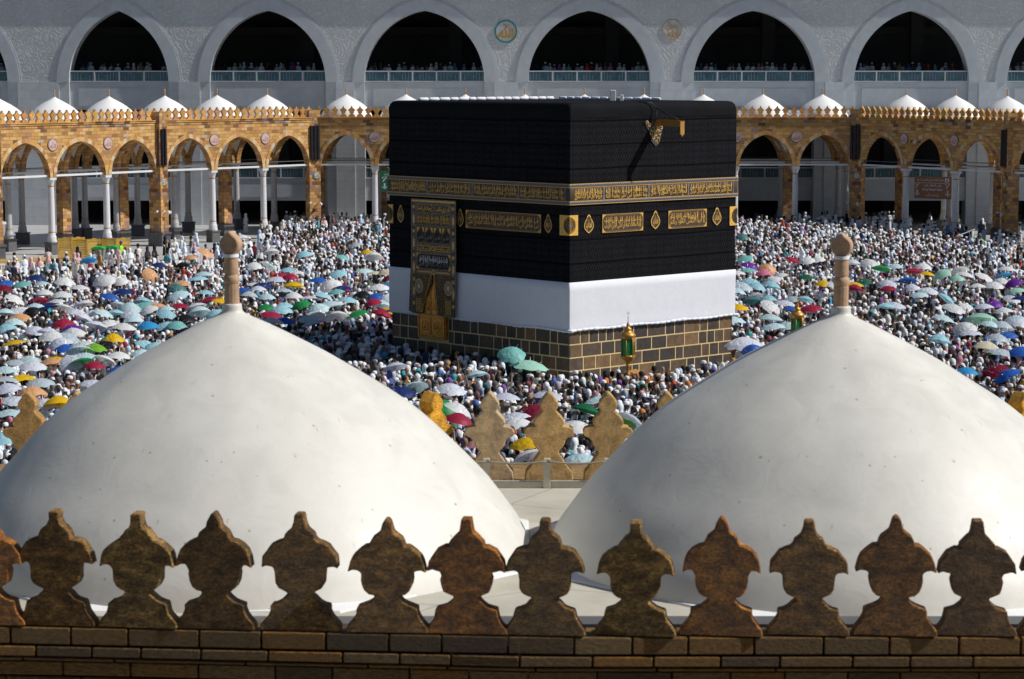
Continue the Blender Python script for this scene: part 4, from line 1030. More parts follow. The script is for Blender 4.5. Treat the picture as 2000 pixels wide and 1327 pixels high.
for a, b in AX:
    for z0, zw in ((13.52, 10.9), (4.42, 2.3)):
        m = MB(); m.box(a, b, .4, 1.6, zw, z0 - .02); m.box(a + .8, b - .8, .34, .4, zw + .35, z0 - .6); m.build('balcony_wall', M_ARCHV, fb)
        m = MB(); m.box(a, b, .3, .45, z0 + .95, z0 + 1.05); m.box(a, b, .3, .45, z0, z0 + .1)
        n = max(3, round((b - a) / 2.3))
        for k in range(n + 1):
            x = a + (b - a) * k / n; m.box(x - .07, x + .07, .302, .448, z0 + .1, z0 + .95)
        o = m.build('balustrade', M_BALU, fb)
        g = MB(); g.box(a, b, .365, .385, z0 + .1, z0 + .95); g.build('balustrade_glass', M_RAIL, o)
        pk = MB(); x = a + .2
        while x < b - .1:
            if int((x - a) / .28) % 6 < 4: pk.box(x - .03, x + .03, .33, .36, z0 + .2, z0 + .88 - (.2 if int((x - a) / .28) % 3 == 0 else 0))
            x += .28
        pk.build('balusters', M_PKM, o)
m = MB()
m.box(xL, xR, 1.6, 16, 13.2, 13.5); m.box(xL, xR, 1.6, 16, 4.1, 4.4); m.box(xL, xR, 2.0, 16, 21.2, 21.6); m.box(xL, xR, 16, 16.4, 0, 26)
m.box(xL, xR, 2.0, 2.6, 17.2 + 3.4, 21.2)
for a, b in AX:
    c = (a + b) / 2; m.box(c - 1, c + 1, 9, 11, 0, 13.2); m.box(c + 2, c + 3.3, 12, 13.3, 13.5, 21.2); m.box(a, b, 13, 13.5, 18.2, 18.9)
m.box(xL, xR, 0, 2.0, ZF, ZF + 1.2)
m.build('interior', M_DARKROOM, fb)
m = MB(); m.box(sc_(303), sc_(330), 15.8, 15.98, 14.3, 16.3); m.build('opening_light_panel', M_WHITE, fb)  # white panel stands in for daylight through an opening
m = MB(); m.box(12, 62, -9, -.3, 10.5, 10.9); m.build('added_shade_roof', M_FACP, fb)  # roof slab added to cut the sky light behind the right-hand arches
# emblems on the facade
def emblem(px, py, ringed):
    c = on_y(px, py, FY) ; X, Z = c.x, c.z; m = MB()
    if ringed: m.add([(p, -.03, q) for p, q in ringpts(X, Z, 1.0, 1.0, 32)], [tuple(range(32))], 0); ring(m, X, Z, 1.06, .94, -.08, -.02, 1, 36)
    else: ring(m, X, Z, .95, .9, -.05, -.01, 2, 36)
    t = m.build('emblem', [M_WHITEG, M_EMBG, M_EMBY], fb, fixn=False); t['label'] = 'round emblem with a green ring' if ringed else 'round emblem in faded gold'
    w = MB()
    if ringed: put_text(w, shape('الله'), X - .72, X + .72, Z - .62, Z + .55, -.07, 0, None, .03); put_text(w, shape('جل جلاله'), X - .3, X + .3, Z + .45, Z + .75, -.075, 0, None, .02)
    else:
        put_text(w, shape('رسول'), X - .6, X + .5, Z - .1, Z + .7, -.07, 0, None, .03); put_text(w, shape('الله'), X - .45, X + .5, Z - .75, Z - .05, -.07, 0, None, .03)
    w.build('emblem_word', M_EMBY, t, fixn=False)
M_WHITEG = plain('emblem white', (.5, .5, .5), .6, 0, .03)
emblem(988, 62, True); emblem(1313, 58, False)

# the storey the photographer stands on closes the view behind
rbd = empty('rear_building', (0, -4, 0), 0, label='tall marble building standing behind the viewpoint', cat='building')
m = MB(); m.box(-70, 70, -6, 0, 0, 27); m.build('wall', M_FACP, rbd)
m = MB()
for k in range(-4, 5): m.prism([(k * 16 - 5, 1)] + list(reversed(arch_pts(k * 16 - 5, k * 16 + 5, 12, 6))) + [(k * 16 + 5, 1)], .02, .12)
m.build('dark_arch_plate', M_DARKROOM, rbd, tri=True)  # flat dark plates painted as the shade inside arches

# ================================================================== SIGNS, BARRIERS, PARTITIONS, BINS
def arrow(m, x, z, h, y, mi=0):
    m.add([(x - .07, y, z + h), (x + .07, y, z + h), (x + .07, y, z + .3 * h), (x - .07, y, z + .3 * h)], [(0, 1, 2, 3)], mi)
    m.add([(x, y, z), (x + .26, y, z + .36 * h), (x + .26, y, z + .5 * h), (x, y, z + .16 * h), (x - .26, y, z + .5 * h), (x - .26, y, z + .36 * h)], [(0, 1, 2, 3), (0, 3, 4, 5)], mi)
def prayer(m, x, z, y, s=1):   # small route symbol above the arrows
    m.add([(x - .2 * s, y, z), (x - .13 * s, y, z - .04), (x + .2 * s, y, z + .4), (x + .13 * s, y, z + .44)], [(0, 1, 2, 3)]); m.add([(x - .1 * s, y, z + .25), (x - .2 * s, y, z + .42), (x - .26 * s, y, z + .38), (x - .14 * s, y, z + .2)], [(0, 1, 2, 3)])
def gate_sign(p0, p1, mat, lab, brown):
    P = on_y(p0[0], p0[1], p0[2]); Q = on_y(p1[0], p1[1], p1[2]); d = (Q - P); d.z = 0; w = d.length; a = math.atan2(d.y, d.x)
    zt, zb = P.z, p0[3]; h = zt - zb
    t = empty('gate_sign', (P.x, P.y, 0), a, label=lab, cat='sign')
    m = MB(); m.box(0, w, 0, .14, zb, zt); m.build('board', mat, t, bevel=.015)
    m = MB(); y = -.008; c = w / 2
    m.box(.16, w - .16, y, 0, zb + h * .70, zb + h * .715)
    put_text(m, shape('الرئاسة العامة لشؤون المسجد الحرام'), .3, w - .75, zb + h * .76, zb + h * .9, y, 0, None, .01)
    put_text(m, shape('باب الملك فهد'), c - w * .24, c + w * .24, zb + h * .53, zb + h * .66, y, 0, None, .02)
    put_text(m, 'King Fahad Gate', c - w * .27, c + w * .27, zb + h * .34, zb + h * .47, y, 0, None, .02)
    put_text(m, shape('ملک فہد گیٹ'), c - w * .18, c + w * .18, zb + h * .08, zb + h * .25, y, 0, None, .01)
    for x in (.32, w - .32): arrow(m, x, zb + h * .12, h * .28, y); prayer(m, x, zb + h * .48, y)
    m.box(w - .62, w - .2, y, 0, zb + h * .76, zb + h * .93)
    m.build('lettering', M_SIGNW, t, fixn=False)
    m = MB(); m.lathe([(.05, 0), (.1, .12), (.05, .2)], 8, ctr=(w - .41, -.03, zb + h * .78), sy=.2); m.build('mosque_symbol', mat, t)
    m = MB()
    for x in (w * .3, w * .7): m.tube([(x, .07, zt), (x, .07, 6.25)], .03, 6)
    m.build('hanger', M_DSTONE, t)
yr = (pC1 + pR0) / 2
gate_sign((1786, 344, 196.5, 3.55), (1858, 347, 194.0), M_SIGNB, 'brown hanging sign reading King Fahad Gate in the shaded arcade', True)
gate_sign((744, 334, 199.6, 3.95), (824, 334, 199.6), M_SIGNG, 'green hanging gate sign half hidden behind the black cube', False)

def barrier(px, py, n, lab, rz=0, grp='white crowd barriers along the edge of the courtyard'):
    p = on_z(px, py, 0); t = empty('crowd_barrier', p, rz, label=lab, cat='barrier', group=grp); m = MB(); w = n
    m.box(0, w, -.04, .04, .96, 1.06); m.box(0, w, -.04, .04, .2, .32); k = 0
    while k * .22 < w: m.box(k * .22, k * .22 + .09, -.03, .03, .32, .96); k += 1
    m.build('panel', M_WMETAL, t)
    m = MB()
    for x in (.2, w - .3): m.box(x, x + .1, -.3, .3, 0, .06); m.box(x, x + .1, -.04, .04, .06, .2)
    m.build('feet', M_WMETAL, t)
bar = [(-4, 545, 'behind pilgrims at the very edge of the view'), (56, 542, 'in front of the yellow partitions, near a man in teal'), (100, 541, 'below the second yellow partition'), (145, 540, 'under the sky blue umbrella'), (184, 538, 'in front of the two green bins'),
       (226, 534, 'in front of the first plinth past the bins'), (268, 530, 'before a sunlit masonry pier'), (318, 528, 'beside a black umbrella'), (366, 524, 'under a peach umbrella'), (408, 522, 'just before the stone finial of a dome'), (470, 517, 'just past the stone finial of a dome'), (510, 508, 'behind a white parasol in the crowd')]
for i, (px, py, lab) in enumerate(bar): barrier(px, py, 1.7, 'white plastic crowd barrier ' + lab, R(random.uniform(12, 32)))
for i, (px, py, lab) in enumerate(((1570, 492, 'white barrier in shade behind the finial of the right dome'), (1598, 491, 'blue-white barrier in shade beside a folding table'), (1795, 500, 'pale barrier in shade under the brown gate sign'))): barrier(px, py, 1.5, lab, R(-8))
def partition(px, py, n, lab, rz, h=1.6):
    p = on_z(px, py, 0); t = empty('partition_screen', p, rz, label=lab, cat='screen', group='yellow slatted partitions by the arcade')
    for k in range(n):
        m = MB(); z = .1
        m.box(0, .07, -.04, .04, 0, h); m.box(1.03, 1.1, -.04, .04, 0, h)
        while z < h - .05: m.box(.07, 1.03, -.02, .02, z, z + .14); z += .17
        m.prism([(0, h), (1.1, h), (1.05, h + .08), (.9, h + .03), (.55, h + .12), (.2, h + .03), (.05, h + .08)], -.03, .03)
        o = m.build('panel', M_YPANEL, t); o.location = (k * 1.12, 0, 0); o.rotation_euler = (0, 0, R(10 if k % 2 else -10))
partition(113, 507, 2, 'yellow slatted screen between two columns, standing farther back', R(25)); partition(142, 510, 4, 'long yellow folding screen between the columns', R(18)); partition(-10, 545, 4, 'low yellow screen at the edge of the view behind men in red headscarves', R(30), 1.3); partition(70, 540, 3, 'low yellow screen behind men in white robes', R(25), 1.1)
def bin_(px, py, lab):
    p = on_z(px, py, 0); t = empty('waste_bin', p, 0, label=lab, cat='bin', group='grey bins with green lids')
    m = MB(); m.add([(-.4, -.35, .1), (.4, -.35, .1), (.4, .35, .1), (-.4, .35, .1), (-.48, -.42, 1.1), (.48, -.42, 1.1), (.48, .42, 1.1), (-.48, .42, 1.1)], [(0, 3, 2, 1), (4, 5, 6, 7), (0, 1, 5, 4), (1, 2, 6, 5), (2, 3, 7, 6), (3, 0, 4, 7)]); m.build('body', M_GREYP, t, bevel=.03)
    m = MB(); m.prism([(-.52, 1.1), (.52, 1.1), (.5, 1.2), (.25, 1.3), (-.25, 1.3), (-.5, 1.2)], -.46, .46); m.build('lid', M_GREENP, t, bevel=.02)
bin_(193, 515, 'green lidded bin nearer the yellow screens'); bin_(219, 513, 'green lidded bin nearer the masonry pier')
# small rigid awning on a frame in the shade on the far side
p = on_z(1876, 505, 0); t = empty('shade_stand', p, R(-15), label='small white sloping sun shade on a frame in shade by a column', cat='stand')
m = MB()
for x, h in ((-.5, 1.6), (.9, 2.2)):
    for y in (-.4, .4): m.tube([(x, y, 0), (x, y, h)], .03, 6)
m.build('frame', M_WMETAL, t)
m = MB(); m.add([(-.9, -.6, 1.45), (1.0, -.6, 2.25), (1.0, .6, 2.25), (-.9, .6, 1.45), (-.9, -.6, 1.5), (1.0, -.6, 2.3), (1.0, .6, 2.3), (-.9, .6, 1.5)], [(0, 3, 2, 1), (4, 5, 6, 7), (0, 1, 5, 4), (1, 2, 6, 5), (2, 3, 7, 6), (3, 0, 4, 7)]); m.build('awning', M_WHITE, t)

# ================================================================== UMBRELLAS
CO = {'pale cyan': (.58, .78, .83), 'white': (.80, .82, .84), 'lavender white': (.68, .72, .85), 'silver grey': (.52, .61, .68), 'cyan': (.38, .68, .78), 'teal': (.22, .55, .52), 'dark teal': (.08, .24, .25), 'mint green': (.40, .70, .56),
      'green': (.02, .3, .08), 'dark green': (.01, .13, .05), 'sky blue': (.04, .34, .68), 'blue': (.03, .13, .52), 'navy blue': (.015, .035, .16), 'black': (.012, .013, .016), 'yellow': (.85, .52, .01), 'peach': (.74, .40, .2), 'crimson': (.38, .02, .06), 'maroon': (.2, .01, .03),
      'purple': (.16, .03, .36), 'magenta': (.4, .02, .18), 'pink': (.7, .2, .32), 'cream': (.72, .66, .5), 'lime green': (.2, .5, .03)}
UM = '''173 505 sky blue;371 500 peach;402 490 peach;356 515 black;471 462 white;295 535 peach;356 552 peach;310 515 navy blue;398 534 pale cyan;387 541 cyan;346 560 dark teal;403 568 cyan;347 573 pale cyan;216 576 blue;239 567 navy blue;156 559 white;43 551 teal;71 541 navy blue;80 551 pale cyan;127 548 white;206 543 white;235 547 white;5 552 blue;7 562 maroon;87 570 white;121 575 white;76 585 crimson;31 581 white;108 586 white;94 596 navy blue;165 590 white;125 597 white;67 595 pale cyan;38 602 white;11 608 pale cyan;58 607 black;148 606 lavender white;181 610 white;165 618 lavender white;228 607 cyan;203 609 pale cyan;257 612 lavender white;289 603 white;279 586 cyan;275 595 teal;302 594 peach;253 600 pale cyan;235 592 pale cyan;349 594 crimson;382 595 white;394 588 maroon;412 581 crimson;434 588 yellow;324 601 pale cyan;327 612 cyan;389 607 pale cyan;420 609 cyan;362 619 black;324 624 black;347 632 teal;322 632 cyan;288 635 sky blue;367 644 magenta;393 632 lavender white;215 630 white;242 636 white;188 632 lavender white;260 621 pale cyan;36 617 peach;27 629 pale cyan;9 641 cyan;71 642 lavender white;123 630 crimson;137 641 purple;98 647 lavender white;141 649 white;103 655 white;136 655 silver grey;27 666 yellow;222 659 yellow;128 677 blue;184 680 lime green;195 674 black;156 682 pale cyan;161 669 white;116 670 lavender white;168 692 pale cyan;233 691 white;279 690 pale cyan;286 671 cyan;306 676 cyan;208 698 white;110 697 yellow;98 706 peach;184 711 crimson;161 702 green;139 706 lavender white;237 717 blue;65 711 lavender white;34 705 silver grey;56 699 pale cyan;43 736 yellow;78 743 silver grey;185 747 lavender white;11 738 silver grey;9 722 pale cyan;13 756 lavender white;63 762 peach;114 784 yellow;33 778 lavender white;16 803 pale cyan;85 786 white;7 852 cyan;593 495 cyan;670 500 teal;717 490 yellow;730 499 white;694 477 silver grey;530 489 white;496 517 white;528 517 pale cyan;659 531 cyan;713 526 pale cyan;735 530 cream;756 532 cream;564 526 cyan;581 529 white;548 534 crimson;567 539 crimson;542 542 lavender white;623 545 blue;759 541 maroon;759 555 sky blue;741 558 white;515 556 navy blue;499 552 white;504 562 lavender white;573 555 yellow;644 554 white;668 560 navy blue;554 564 silver grey;469 565 blue;487 574 silver grey;521 577 pale cyan;573 577 white;603 578 lavender white;631 573 cyan;656 567 teal;709 575 black;735 577 blue;753 581 lavender white;727 590 crimson;744 592 pale cyan;679 582 cyan;587 592 green;558 593 cyan;521 599 green;641 595 pale cyan;620 601 pale cyan;697 609 green;533 612 crimson;549 603 cyan;530 625 lavender white;558 622 blue;602 619 pale cyan;622 616 white;661 615 white;611 628 pale cyan;764 605 yellow;747 611 crimson;770 713 lavender white;808 752 pale cyan;929 727 pale cyan;882 756 lavender white;999 688 teal;1034 712 mint green;896 796 white;896 817 crimson;863 792 green;988 772 lavender white;1071 767 lavender white;1005 809 lavender white;1032 799 maroon;1002 824 white;783 760 navy blue;1146 796 dark green;1126 828 white;1169 778 pale cyan;1237 820 silver grey;1222 818 lime green;1135 892 pale cyan;1030 887 white;1131 912 white;1027 860 yellow;1450 460 dark teal;1453 502 teal;1548 505 crimson;1576 505 white;1596 505 white;1664 511 white;1697 511 white;1722 521 green;1466 517 purple;1460 524 teal;1498 524 peach;1491 532 pink;1523 535 white;1440 531 white;1463 547 cyan;1573 540 dark green;1506 545 white;1452 555 silver grey;1480 557 cyan;1506 556 cyan;1442 566 pale cyan;1609 554 yellow;1622 555 white;1667 554 yellow;1670 560 crimson;1685 549 dark green;1748 517 pale cyan;1785 527 crimson;1803 519 white;1811 532 yellow;1838 532 mint green;1771 544 blue;1750 545 white;1732 552 lavender white;1733 561 crimson;1780 560 lavender white;1813 565 lavender white;1869 542 mint green;1874 525 white;1886 534 white;1924 538 white;1957 548 white;1959 534 sky blue;1967 523 white;1909 556 white;1942 554 white;1980 550 purple;1984 567 mint green;1977 580 lavender white;1994 580 navy blue;1795 572 pale cyan;1851 582 cyan;1500 582 cyan;1470 585 dark teal;1471 577 silver grey;1533 588 lavender white;1574 581 cyan;1545 582 silver grey;1442 598 yellow;1508 597 white;1548 602 blue;1584 599 crimson;1730 595 cyan;1748 592 lavender white;1864 599 white;1892 598 white;1921 596 lavender white;1941 592 purple;1959 604 white;1917 621 mint green;1843 619 pale cyan;1934 632 pale cyan;1956 637 silver grey;1984 618 pale cyan;1990 627 lavender white;1884 638 white;1896 648 lavender white;1835 661 cyan;1949 656 silver grey;1967 651 blue;1927 675 cream;1956 684 silver grey;1994 683 blue;1889 722 sky blue;1944 721 maroon;1964 733 blue;1505 619 pale cyan;1511 634 pale cyan;1451 669 lavender white;1470 682 blue;1433 620 pale cyan;1539 635 pale cyan;447 660 white'''
ums = []
for s in UM.split(';'):
    a, b, c = s.split(' ', 2); ums.append((float(a), float(b), c))
ru = random.Random(11)
def canopy_mesh(seed):
    rr = random.Random(seed); m = MB(); n = 32; k_ = (1.0, .78, 1.25, 1.0)[seed]; rows = [(0.0, .30 * k_), (.25, .275 * k_), (.5, .215 * k_), (.75, .125 * k_), (1.0, 0.0)]; vs = [(0, 0, .30 * k_)]; fs = []; sag = [rr.uniform(.3, 1.8) for _ in range(8)]
    for j, (r, z) in enumerate(rows[1:], 1):
        for k in range(n):
            a = 2 * math.pi * k / n; w = (1 - abs(math.cos(4 * a))) * sag[int(k / 4) % 8]
            q = r * (1 - .075 * w * r); vs.append((q * math.cos(a), q * math.sin(a), z + .05 * w * r * r * (1 if j < 4 else .6) - .02 * w * (j == 2)))
    for k in range(n): fs.append((0, 1 + k, 1 + (k + 1) % n))
    for j in range(3):
        for k in range(n): fs.append((1 + j * n + k, 1 + (j + 1) * n + k, 1 + (j + 1) * n + (k + 1) % n, 1 + j * n + (k + 1) % n))
    m.add(vs, fs, 0, .5, False)
    o = m.build('canopy', M_CANOPY, fixn=False); me = o.data; COL.objects.unlink(o); bpy.data.objects.remove(o); return me
CANS = [canopy_mesh(q) for q in range(4)]
m = MB(); m.tube([(0, 0, -1.0), (0, 0, .36)], .009, 6); m.tube([(0, 0, -.88), (0, 0, -1.0)], .022, 6)
m.tube([(0, 0, .1), (0, 0, .12)], .02, 6)
for k in range(8):
    a = math.pi / 4 * k; m.tube([(0, 0, -.12), (.5 * math.cos(a), .5 * math.sin(a), .2)], .005, 4)
o = m.build('shaft', M_STEEL, fixn=False); SHA = o.data; COL.objects.unlink(o); bpy.data.objects.remove(o)
def dirword(dx, dy):
    if abs(dx) > abs(dy) * 1.6: return 'just east of' if dx > 0 else 'just west of'
    return 'in front of' if dy > 0 else 'just behind'
def region(px, py):
    if px < 460:
        return ('near the arcade columns' if py < 560 else 'in the open crowd' if py < 640 else 'above the slope of the first dome')
    if px < 780: return 'between dome finial and cube' if py < 585 else 'beside the cube\'s shaded corner'
    if px < 1280: return 'below the cube'
    if px < 1640: return 'between cube and second finial'
    return 'past the second finial' if py < 580 else 'over the far slope of the second dome'
used = set()
distinct = [u for u in ums if u[2] in ('yellow', 'crimson', 'blue', 'navy blue', 'black', 'peach', 'purple', 'green', 'dark green', 'maroon', 'sky blue', 'mint green', 'magenta', 'pink', 'cream', 'teal', 'lime green', 'dark teal')]
def side_of(px, py, q):
    dx, dy = px - q[0], py - q[1]
    if abs(dx) > abs(dy) * 1.3: return 'right of' if dx > 0 else 'left of'
    return 'in front of' if dy > 0 else 'behind'
def ulabel(base, px, py, self_=None):
    ns = sorted([q for q in distinct if q is not self_], key=lambda q: math.hypot((q[0] - px), 2.5 * (q[1] - py)))
    r = region(px, py)
    for k in range(6):
        q = ns[k]; t = f'{base} {side_of(px, py, q)} a {q[2]} umbrella, {r}'
        if len(t.split()) <= 16 and t not in used: used.add(t); return t
    for k in range(6):
        for j in range(k + 1, 8):
            q, q2 = ns[k], ns[j]; t = f'{base} {side_of(px, py, q)} {q[2]} and {side_of(px, py, q2)} {q2[2]} umbrella'
            if len(t.split()) <= 16 and t not in used: used.add(t); return t
    for k in range(0, 12):
        for j in range(k + 1, 14):
            q, q2 = ns[k], ns[j]; t = f'{base}, {side_of(px, py, q)} {q[2]} and {side_of(px, py, q2)} {q2[2]} umbrella'
            if t not in used: used.add(t); return t
    return base + ', ' + r
UPOS = []
for u in ums:
    px, py, cn = u
    tilt = ru.gauss(0, 15); ta = ru.uniform(0, 6.28); z = 2.12 + ru.uniform(-.08, .12)
    if (px, py) == (999, 688): z = 2.6
    rad = .6 + ru.uniform(-.09, .08)
    if (px, py) in ((1034, 712), (1917, 621), (641, 595), (1451, 669)): rad = .88
    if py > 740: rad = .6
    p = on_z(px, py + 2, z)
    big = 'large ' if rad > .85 else ''
    t = empty('umbrella', p, ru.uniform(0, 6.28), label=ulabel(f'{big}{cn} umbrella', px, py, u), cat='umbrella', group='sun umbrellas held over the crowd')
    t.rotation_euler = (R(tilt) * math.cos(ta), R(tilt) * math.sin(ta) + (R(6) if px > 0 else 0), ru.uniform(0, 6.28))
    o = add_obj('canopy', CANS[ru.randrange(4)], t, (0, 0, -.12)); o.scale = (rad, rad, rad * ru.uniform(1.35, 1.75))
    c = Vector(CO[cn]) * ru.uniform(.9, 1.08); o.color = (min(c.x, .85), min(c.y, .85), min(c.z, .85), 1)
    add_obj('shaft', SHA, t, (0, 0, 0)); UPOS.append((p.x, p.y, rad))

# ================================================================== PEOPLE
SKIN = [(.26, .155, .10), (.17, .10, .065), (.10, .06, .04), (.34, .22, .16), (.06, .037, .026), (.21, .125, .085), (.13, .08, .055)]
LIGHT = [(.76, .79, .84), (.82, .83, .85), (.68, .74, .84), (.74, .72, .66), (.8, .82, .86), (.50, .62, .78), (.80, .80, .80), (.72, .78, .86)]
MIX = [(.62, .68, .78), (.04, .05, .11), (.26, .38, .6), (.28, .21, .15), (.02, .02, .025), (.08, .34, .42), (.55, .52, .46), (.74, .76, .8), (.28, .04, .07), (.10, .12, .16), (.40, .34, .40), (.13, .2, .36), (.5, .4, .28), (.72, .74, .8), (.06, .2, .12), (.36, .42, .52)]
BRIGHT = [(.35, .04, .08), (.03, .36, .40), (.5, .2, .28), (.08, .1, .34), (.45, .25, .06), (.22, .10, .1), (.05, .14, .4), (.14, .1, .14), (.6, .6, .62), (.55, .08, .03), (.2, .08, .3), (.1, .3, .5)]
DARK = [(.012, .012, .015), (.02, .018, .022), (.035, .03, .035), (.015, .02, .03)]
PM = {}
for sfx in ('crowd', 'one'):
    one = sfx == 'one'
    PM[sfx] = dict(skin=m_rand('skin ' + sfx, SKIN, 3.7, .1, .55),
                   light=m_objcol('clothing one') if one else m_rand('light cloth', LIGHT, 5.3), mix=m_rand('mixed cloth', MIX, 7.9, .2), bright=m_rand('bright cloth', BRIGHT, 6.1, .4), dark=m_rand('black cloth', DARK, 2.2),
                   trouser=m_rand('trousers ' + sfx, DARK + [(.1, .09, .08), (.05, .06, .1)], 4.4, .3), cap=m_objcol('headwear one') if one else m_rand('white cap', [(.8, .8, .82), (.76, .74, .68), (.8, .8, .8), (.7, .7, .72)], 9.1),
                   hair=m_rand('hair ' + sfx, [(.012, .01, .01), (.02, .015, .012), (.1, .1, .1), (.015, .012, .012)], 8.3))
for k in ('light', 'mix', 'bright', 'dark'):
    if k != 'light': PM['one'][k] = PM['one']['light']
def checker():
    m = NT('red check headcloth'); v = m.coord('Object', (38, 38, 38)); c = m.new('ShaderNodeTexChecker'); m.lk(v, c.inputs[0]); c.inputs['Scale'].default_value = 1
    c.inputs[1].default_value = (.75, .7, .7, 1); c.inputs[2].default_value = (.55, .03, .06, 1); m.col(c.outputs[0]); m.set(.8); return m.m
M_GHU = checker()
def loft(m, rings, n=12, mi=0):
    vs = []; fs = []
    for (z, rx, ry, cx, cy) in rings:
        for k in range(n):
            a = 2 * math.pi * k / n; vs.append((cx + rx * math.cos(a), cy + ry * math.sin(a), z))
    for j in range(len(rings) - 1):
        for k in range(n): fs.append((j * n + k, j * n + (k + 1) % n, (j + 1) * n + (k + 1) % n, (j + 1) * n + k))
    fs.append(tuple(reversed(range(n)))); fs.append(tuple((len(rings) - 1) * n + k for k in range(n)))
    m.add(vs, fs, mi, .5, True)
ARMS = {'down': ((.27, .03, 1.12), (.25, -.08, .88)), 'fold': ((.26, -.04, 1.12), (.10, -.2, 1.1)), 'phone': ((.25, -.12, 1.2), (.12, -.3, 1.42)), 'pray': ((.24, -.1, 1.16), (.13, -.28, 1.32)), 'raise': ((.27, -.12, 1.62), (.22, -.2, 1.9)), 'reach': ((.25, -.25, 1.5), (.18, -.5, 1.72))}
def person_mesh(style, armL, armR, lean=0.0, tgt=520):
    """one continuous body: lofted torso, head, limbs and nose fused by a voxel remesh, then faces given to skin, garment or trousers"""
    m = MB(); headr = [(1.46, .062, .065, 0, 0), (1.52, .062, .067, 0, -.005), (1.56, .08, .094, 0, -.015), (1.62, .085, .106, 0, -.01), (1.69, .085, .106, 0, 0), (1.745, .068, .086, 0, .005), (1.775, .032, .043, 0, .005)]
    if style in ('robe', 'abaya'):
        w = 1.12 if style == 'abaya' else 1.0
        body = [(.03, .25 * w, .21 * w, 0, 0), (.45, .23 * w, .18 * w, 0, 0), (.85, .21 * w, .16 * w, 0, 0), (1.1, .19 * w, .145, 0, 0), (1.3, .205, .14, 0, 0), (1.4, .19, .125, 0, .01), (1.45, .11, .09, 0, .01)]
        loft(m, body + headr)
    else:
        body = [(.78, .18, .14, 0, 0), (.95, .19, .145, 0, 0), (1.1, .175, .135, 0, 0), (1.3, .205, .14, 0, 0), (1.4, .19, .125, 0, .01), (1.45, .11, .09, 0, .01)]
        if style == 'wrap': body = [(.22, .2, .17, 0, 0), (.5, .21, .18, 0, 0)] + body
        loft(m, body + headr)
        for s in (-1, 1):
            m.tube([(s * .09, 0, .92), (s * .1, -.015 * s, .5), (s * .1, .02 * s, .1)], [.1, .075, .055], 8)
    for s in (-1, 1): m.tube([(s * .09, .02, .09), (s * .1, -.06, .05), (s * .11, -.17, .035)], [.05, .045, .03], 6)
    m.tube([(0, -.09, 1.655), (0, -.125, 1.61), (0, -.1, 1.6)], [.012, .019, .014], 6)
    for s in (-1, 1): m.tube([(s * .075, .0, 1.66), (s * .092, .005, 1.63), (s * .078, 0, 1.6)], .014, 5)
    hands = []
    for s, a in ((-1, armL), (1, armR)):
        e, wr = ARMS[a]; E = Vector((s * e[0], e[1], e[2])); Wv = Vector((s * wr[0], wr[1], wr[2])); Sh = Vector((s * .185, .01, 1.39))
        d = (Wv - E).normalized(); Hd = Wv + d * .08
        fat = .075 if style in ('robe', 'abaya') else .055
        m.tube([Sh - Vector((s * .05, 0, .0)), Sh, E, Wv], [fat, fat, fat * .85, fat * .72 if style in ('robe', 'abaya') else .035], 8)
        m.tube([Wv - d * .02, Wv + d * .04, Hd], [.028, .042, .03], 6); hands.append((s, Wv, Hd, d, E, Sh))
    o = m.build('p', M_WHITE, fixn=True)
    md = o.modifiers.new('r', 'REMESH'); md.mode = 'VOXEL'; md.voxel_size = .024; md.use_smooth_shade = True
    dg = bpy.context.evaluated_depsgraph_get(); nf = len(o.evaluated_get(dg).data.polygons)
    d2 = o.modifiers.new('d', 'DECIMATE'); d2.ratio = min(1, tgt * 2.0 / (nf * 2))
    dg = bpy.context.evaluated_depsgraph_get(); me0 = bpy.data.meshes.new_from_object(o.evaluated_get(dg)); bpy.data.objects.remove(o)
    vs = [v.co.copy() for v in me0.vertices]; fs = [tuple(p.vertices) for p in me0.polygons]; bpy.data.meshes.remove(me0)
    mi = []
    for f in fs:
        c = sum((vs[i] for i in f), Vector()) / len(f); k = 1
        if c.z > 1.455: k = 0
        for (s, Wv, Hd, d, E, Sh) in hands:
            if (c - Hd).length < .085 or (c - Wv).dot(d) > 0 and (c - Wv).length < .13: k = 0
            if style == 'shirt' and (c - (E + Wv) / 2).length < .13: k = 0
            if style == 'wrap' and s == 1 and ((c - E).length < .16 or (c - Wv).length < .12 or (c - (Sh + E) / 2).length < .12 or ((c - Sh).length < .13 and c.x > .1)): k = 0
        if style == 'shirt' and c.z < .86: k = 2
        if style in ('wrap',) and c.z < .22: k = 0
        if c.z < .07: k = 2
        mi.append(k)
    b = MB(); b.v = vs; b.f = [list(f) for f in fs]; b.m = mi; b.c = [.5] * len(fs); b.sm = [True] * len(fs)
    for (s, Wv, Hd, d, E, Sh) in hands:          # five fingers, unequal and slightly bent, thumb from the side of the palm
        sd = d.cross(Vector((0, 1, 0)) if abs(d.y) < .9 else Vector((0, 0, 1))).normalized(); pn = d.cross(sd).normalized()
        for q, ln_ in enumerate((.062, .074, .068, .052)):
            st = Hd + sd * ((q - 1.5) * .019) - d * .01; b.tube([st, st + d * ln_ * .55 + pn * .005, st + d * ln_ + pn * .02], [.0095, .009, .006], 4)
        st = Wv + d * .03 + sd * s * .03; b.tube([st, st + sd * s * .03 + d * .025, st + sd * s * .035 + d * .055], [.011, .01, .007], 4)
    return b
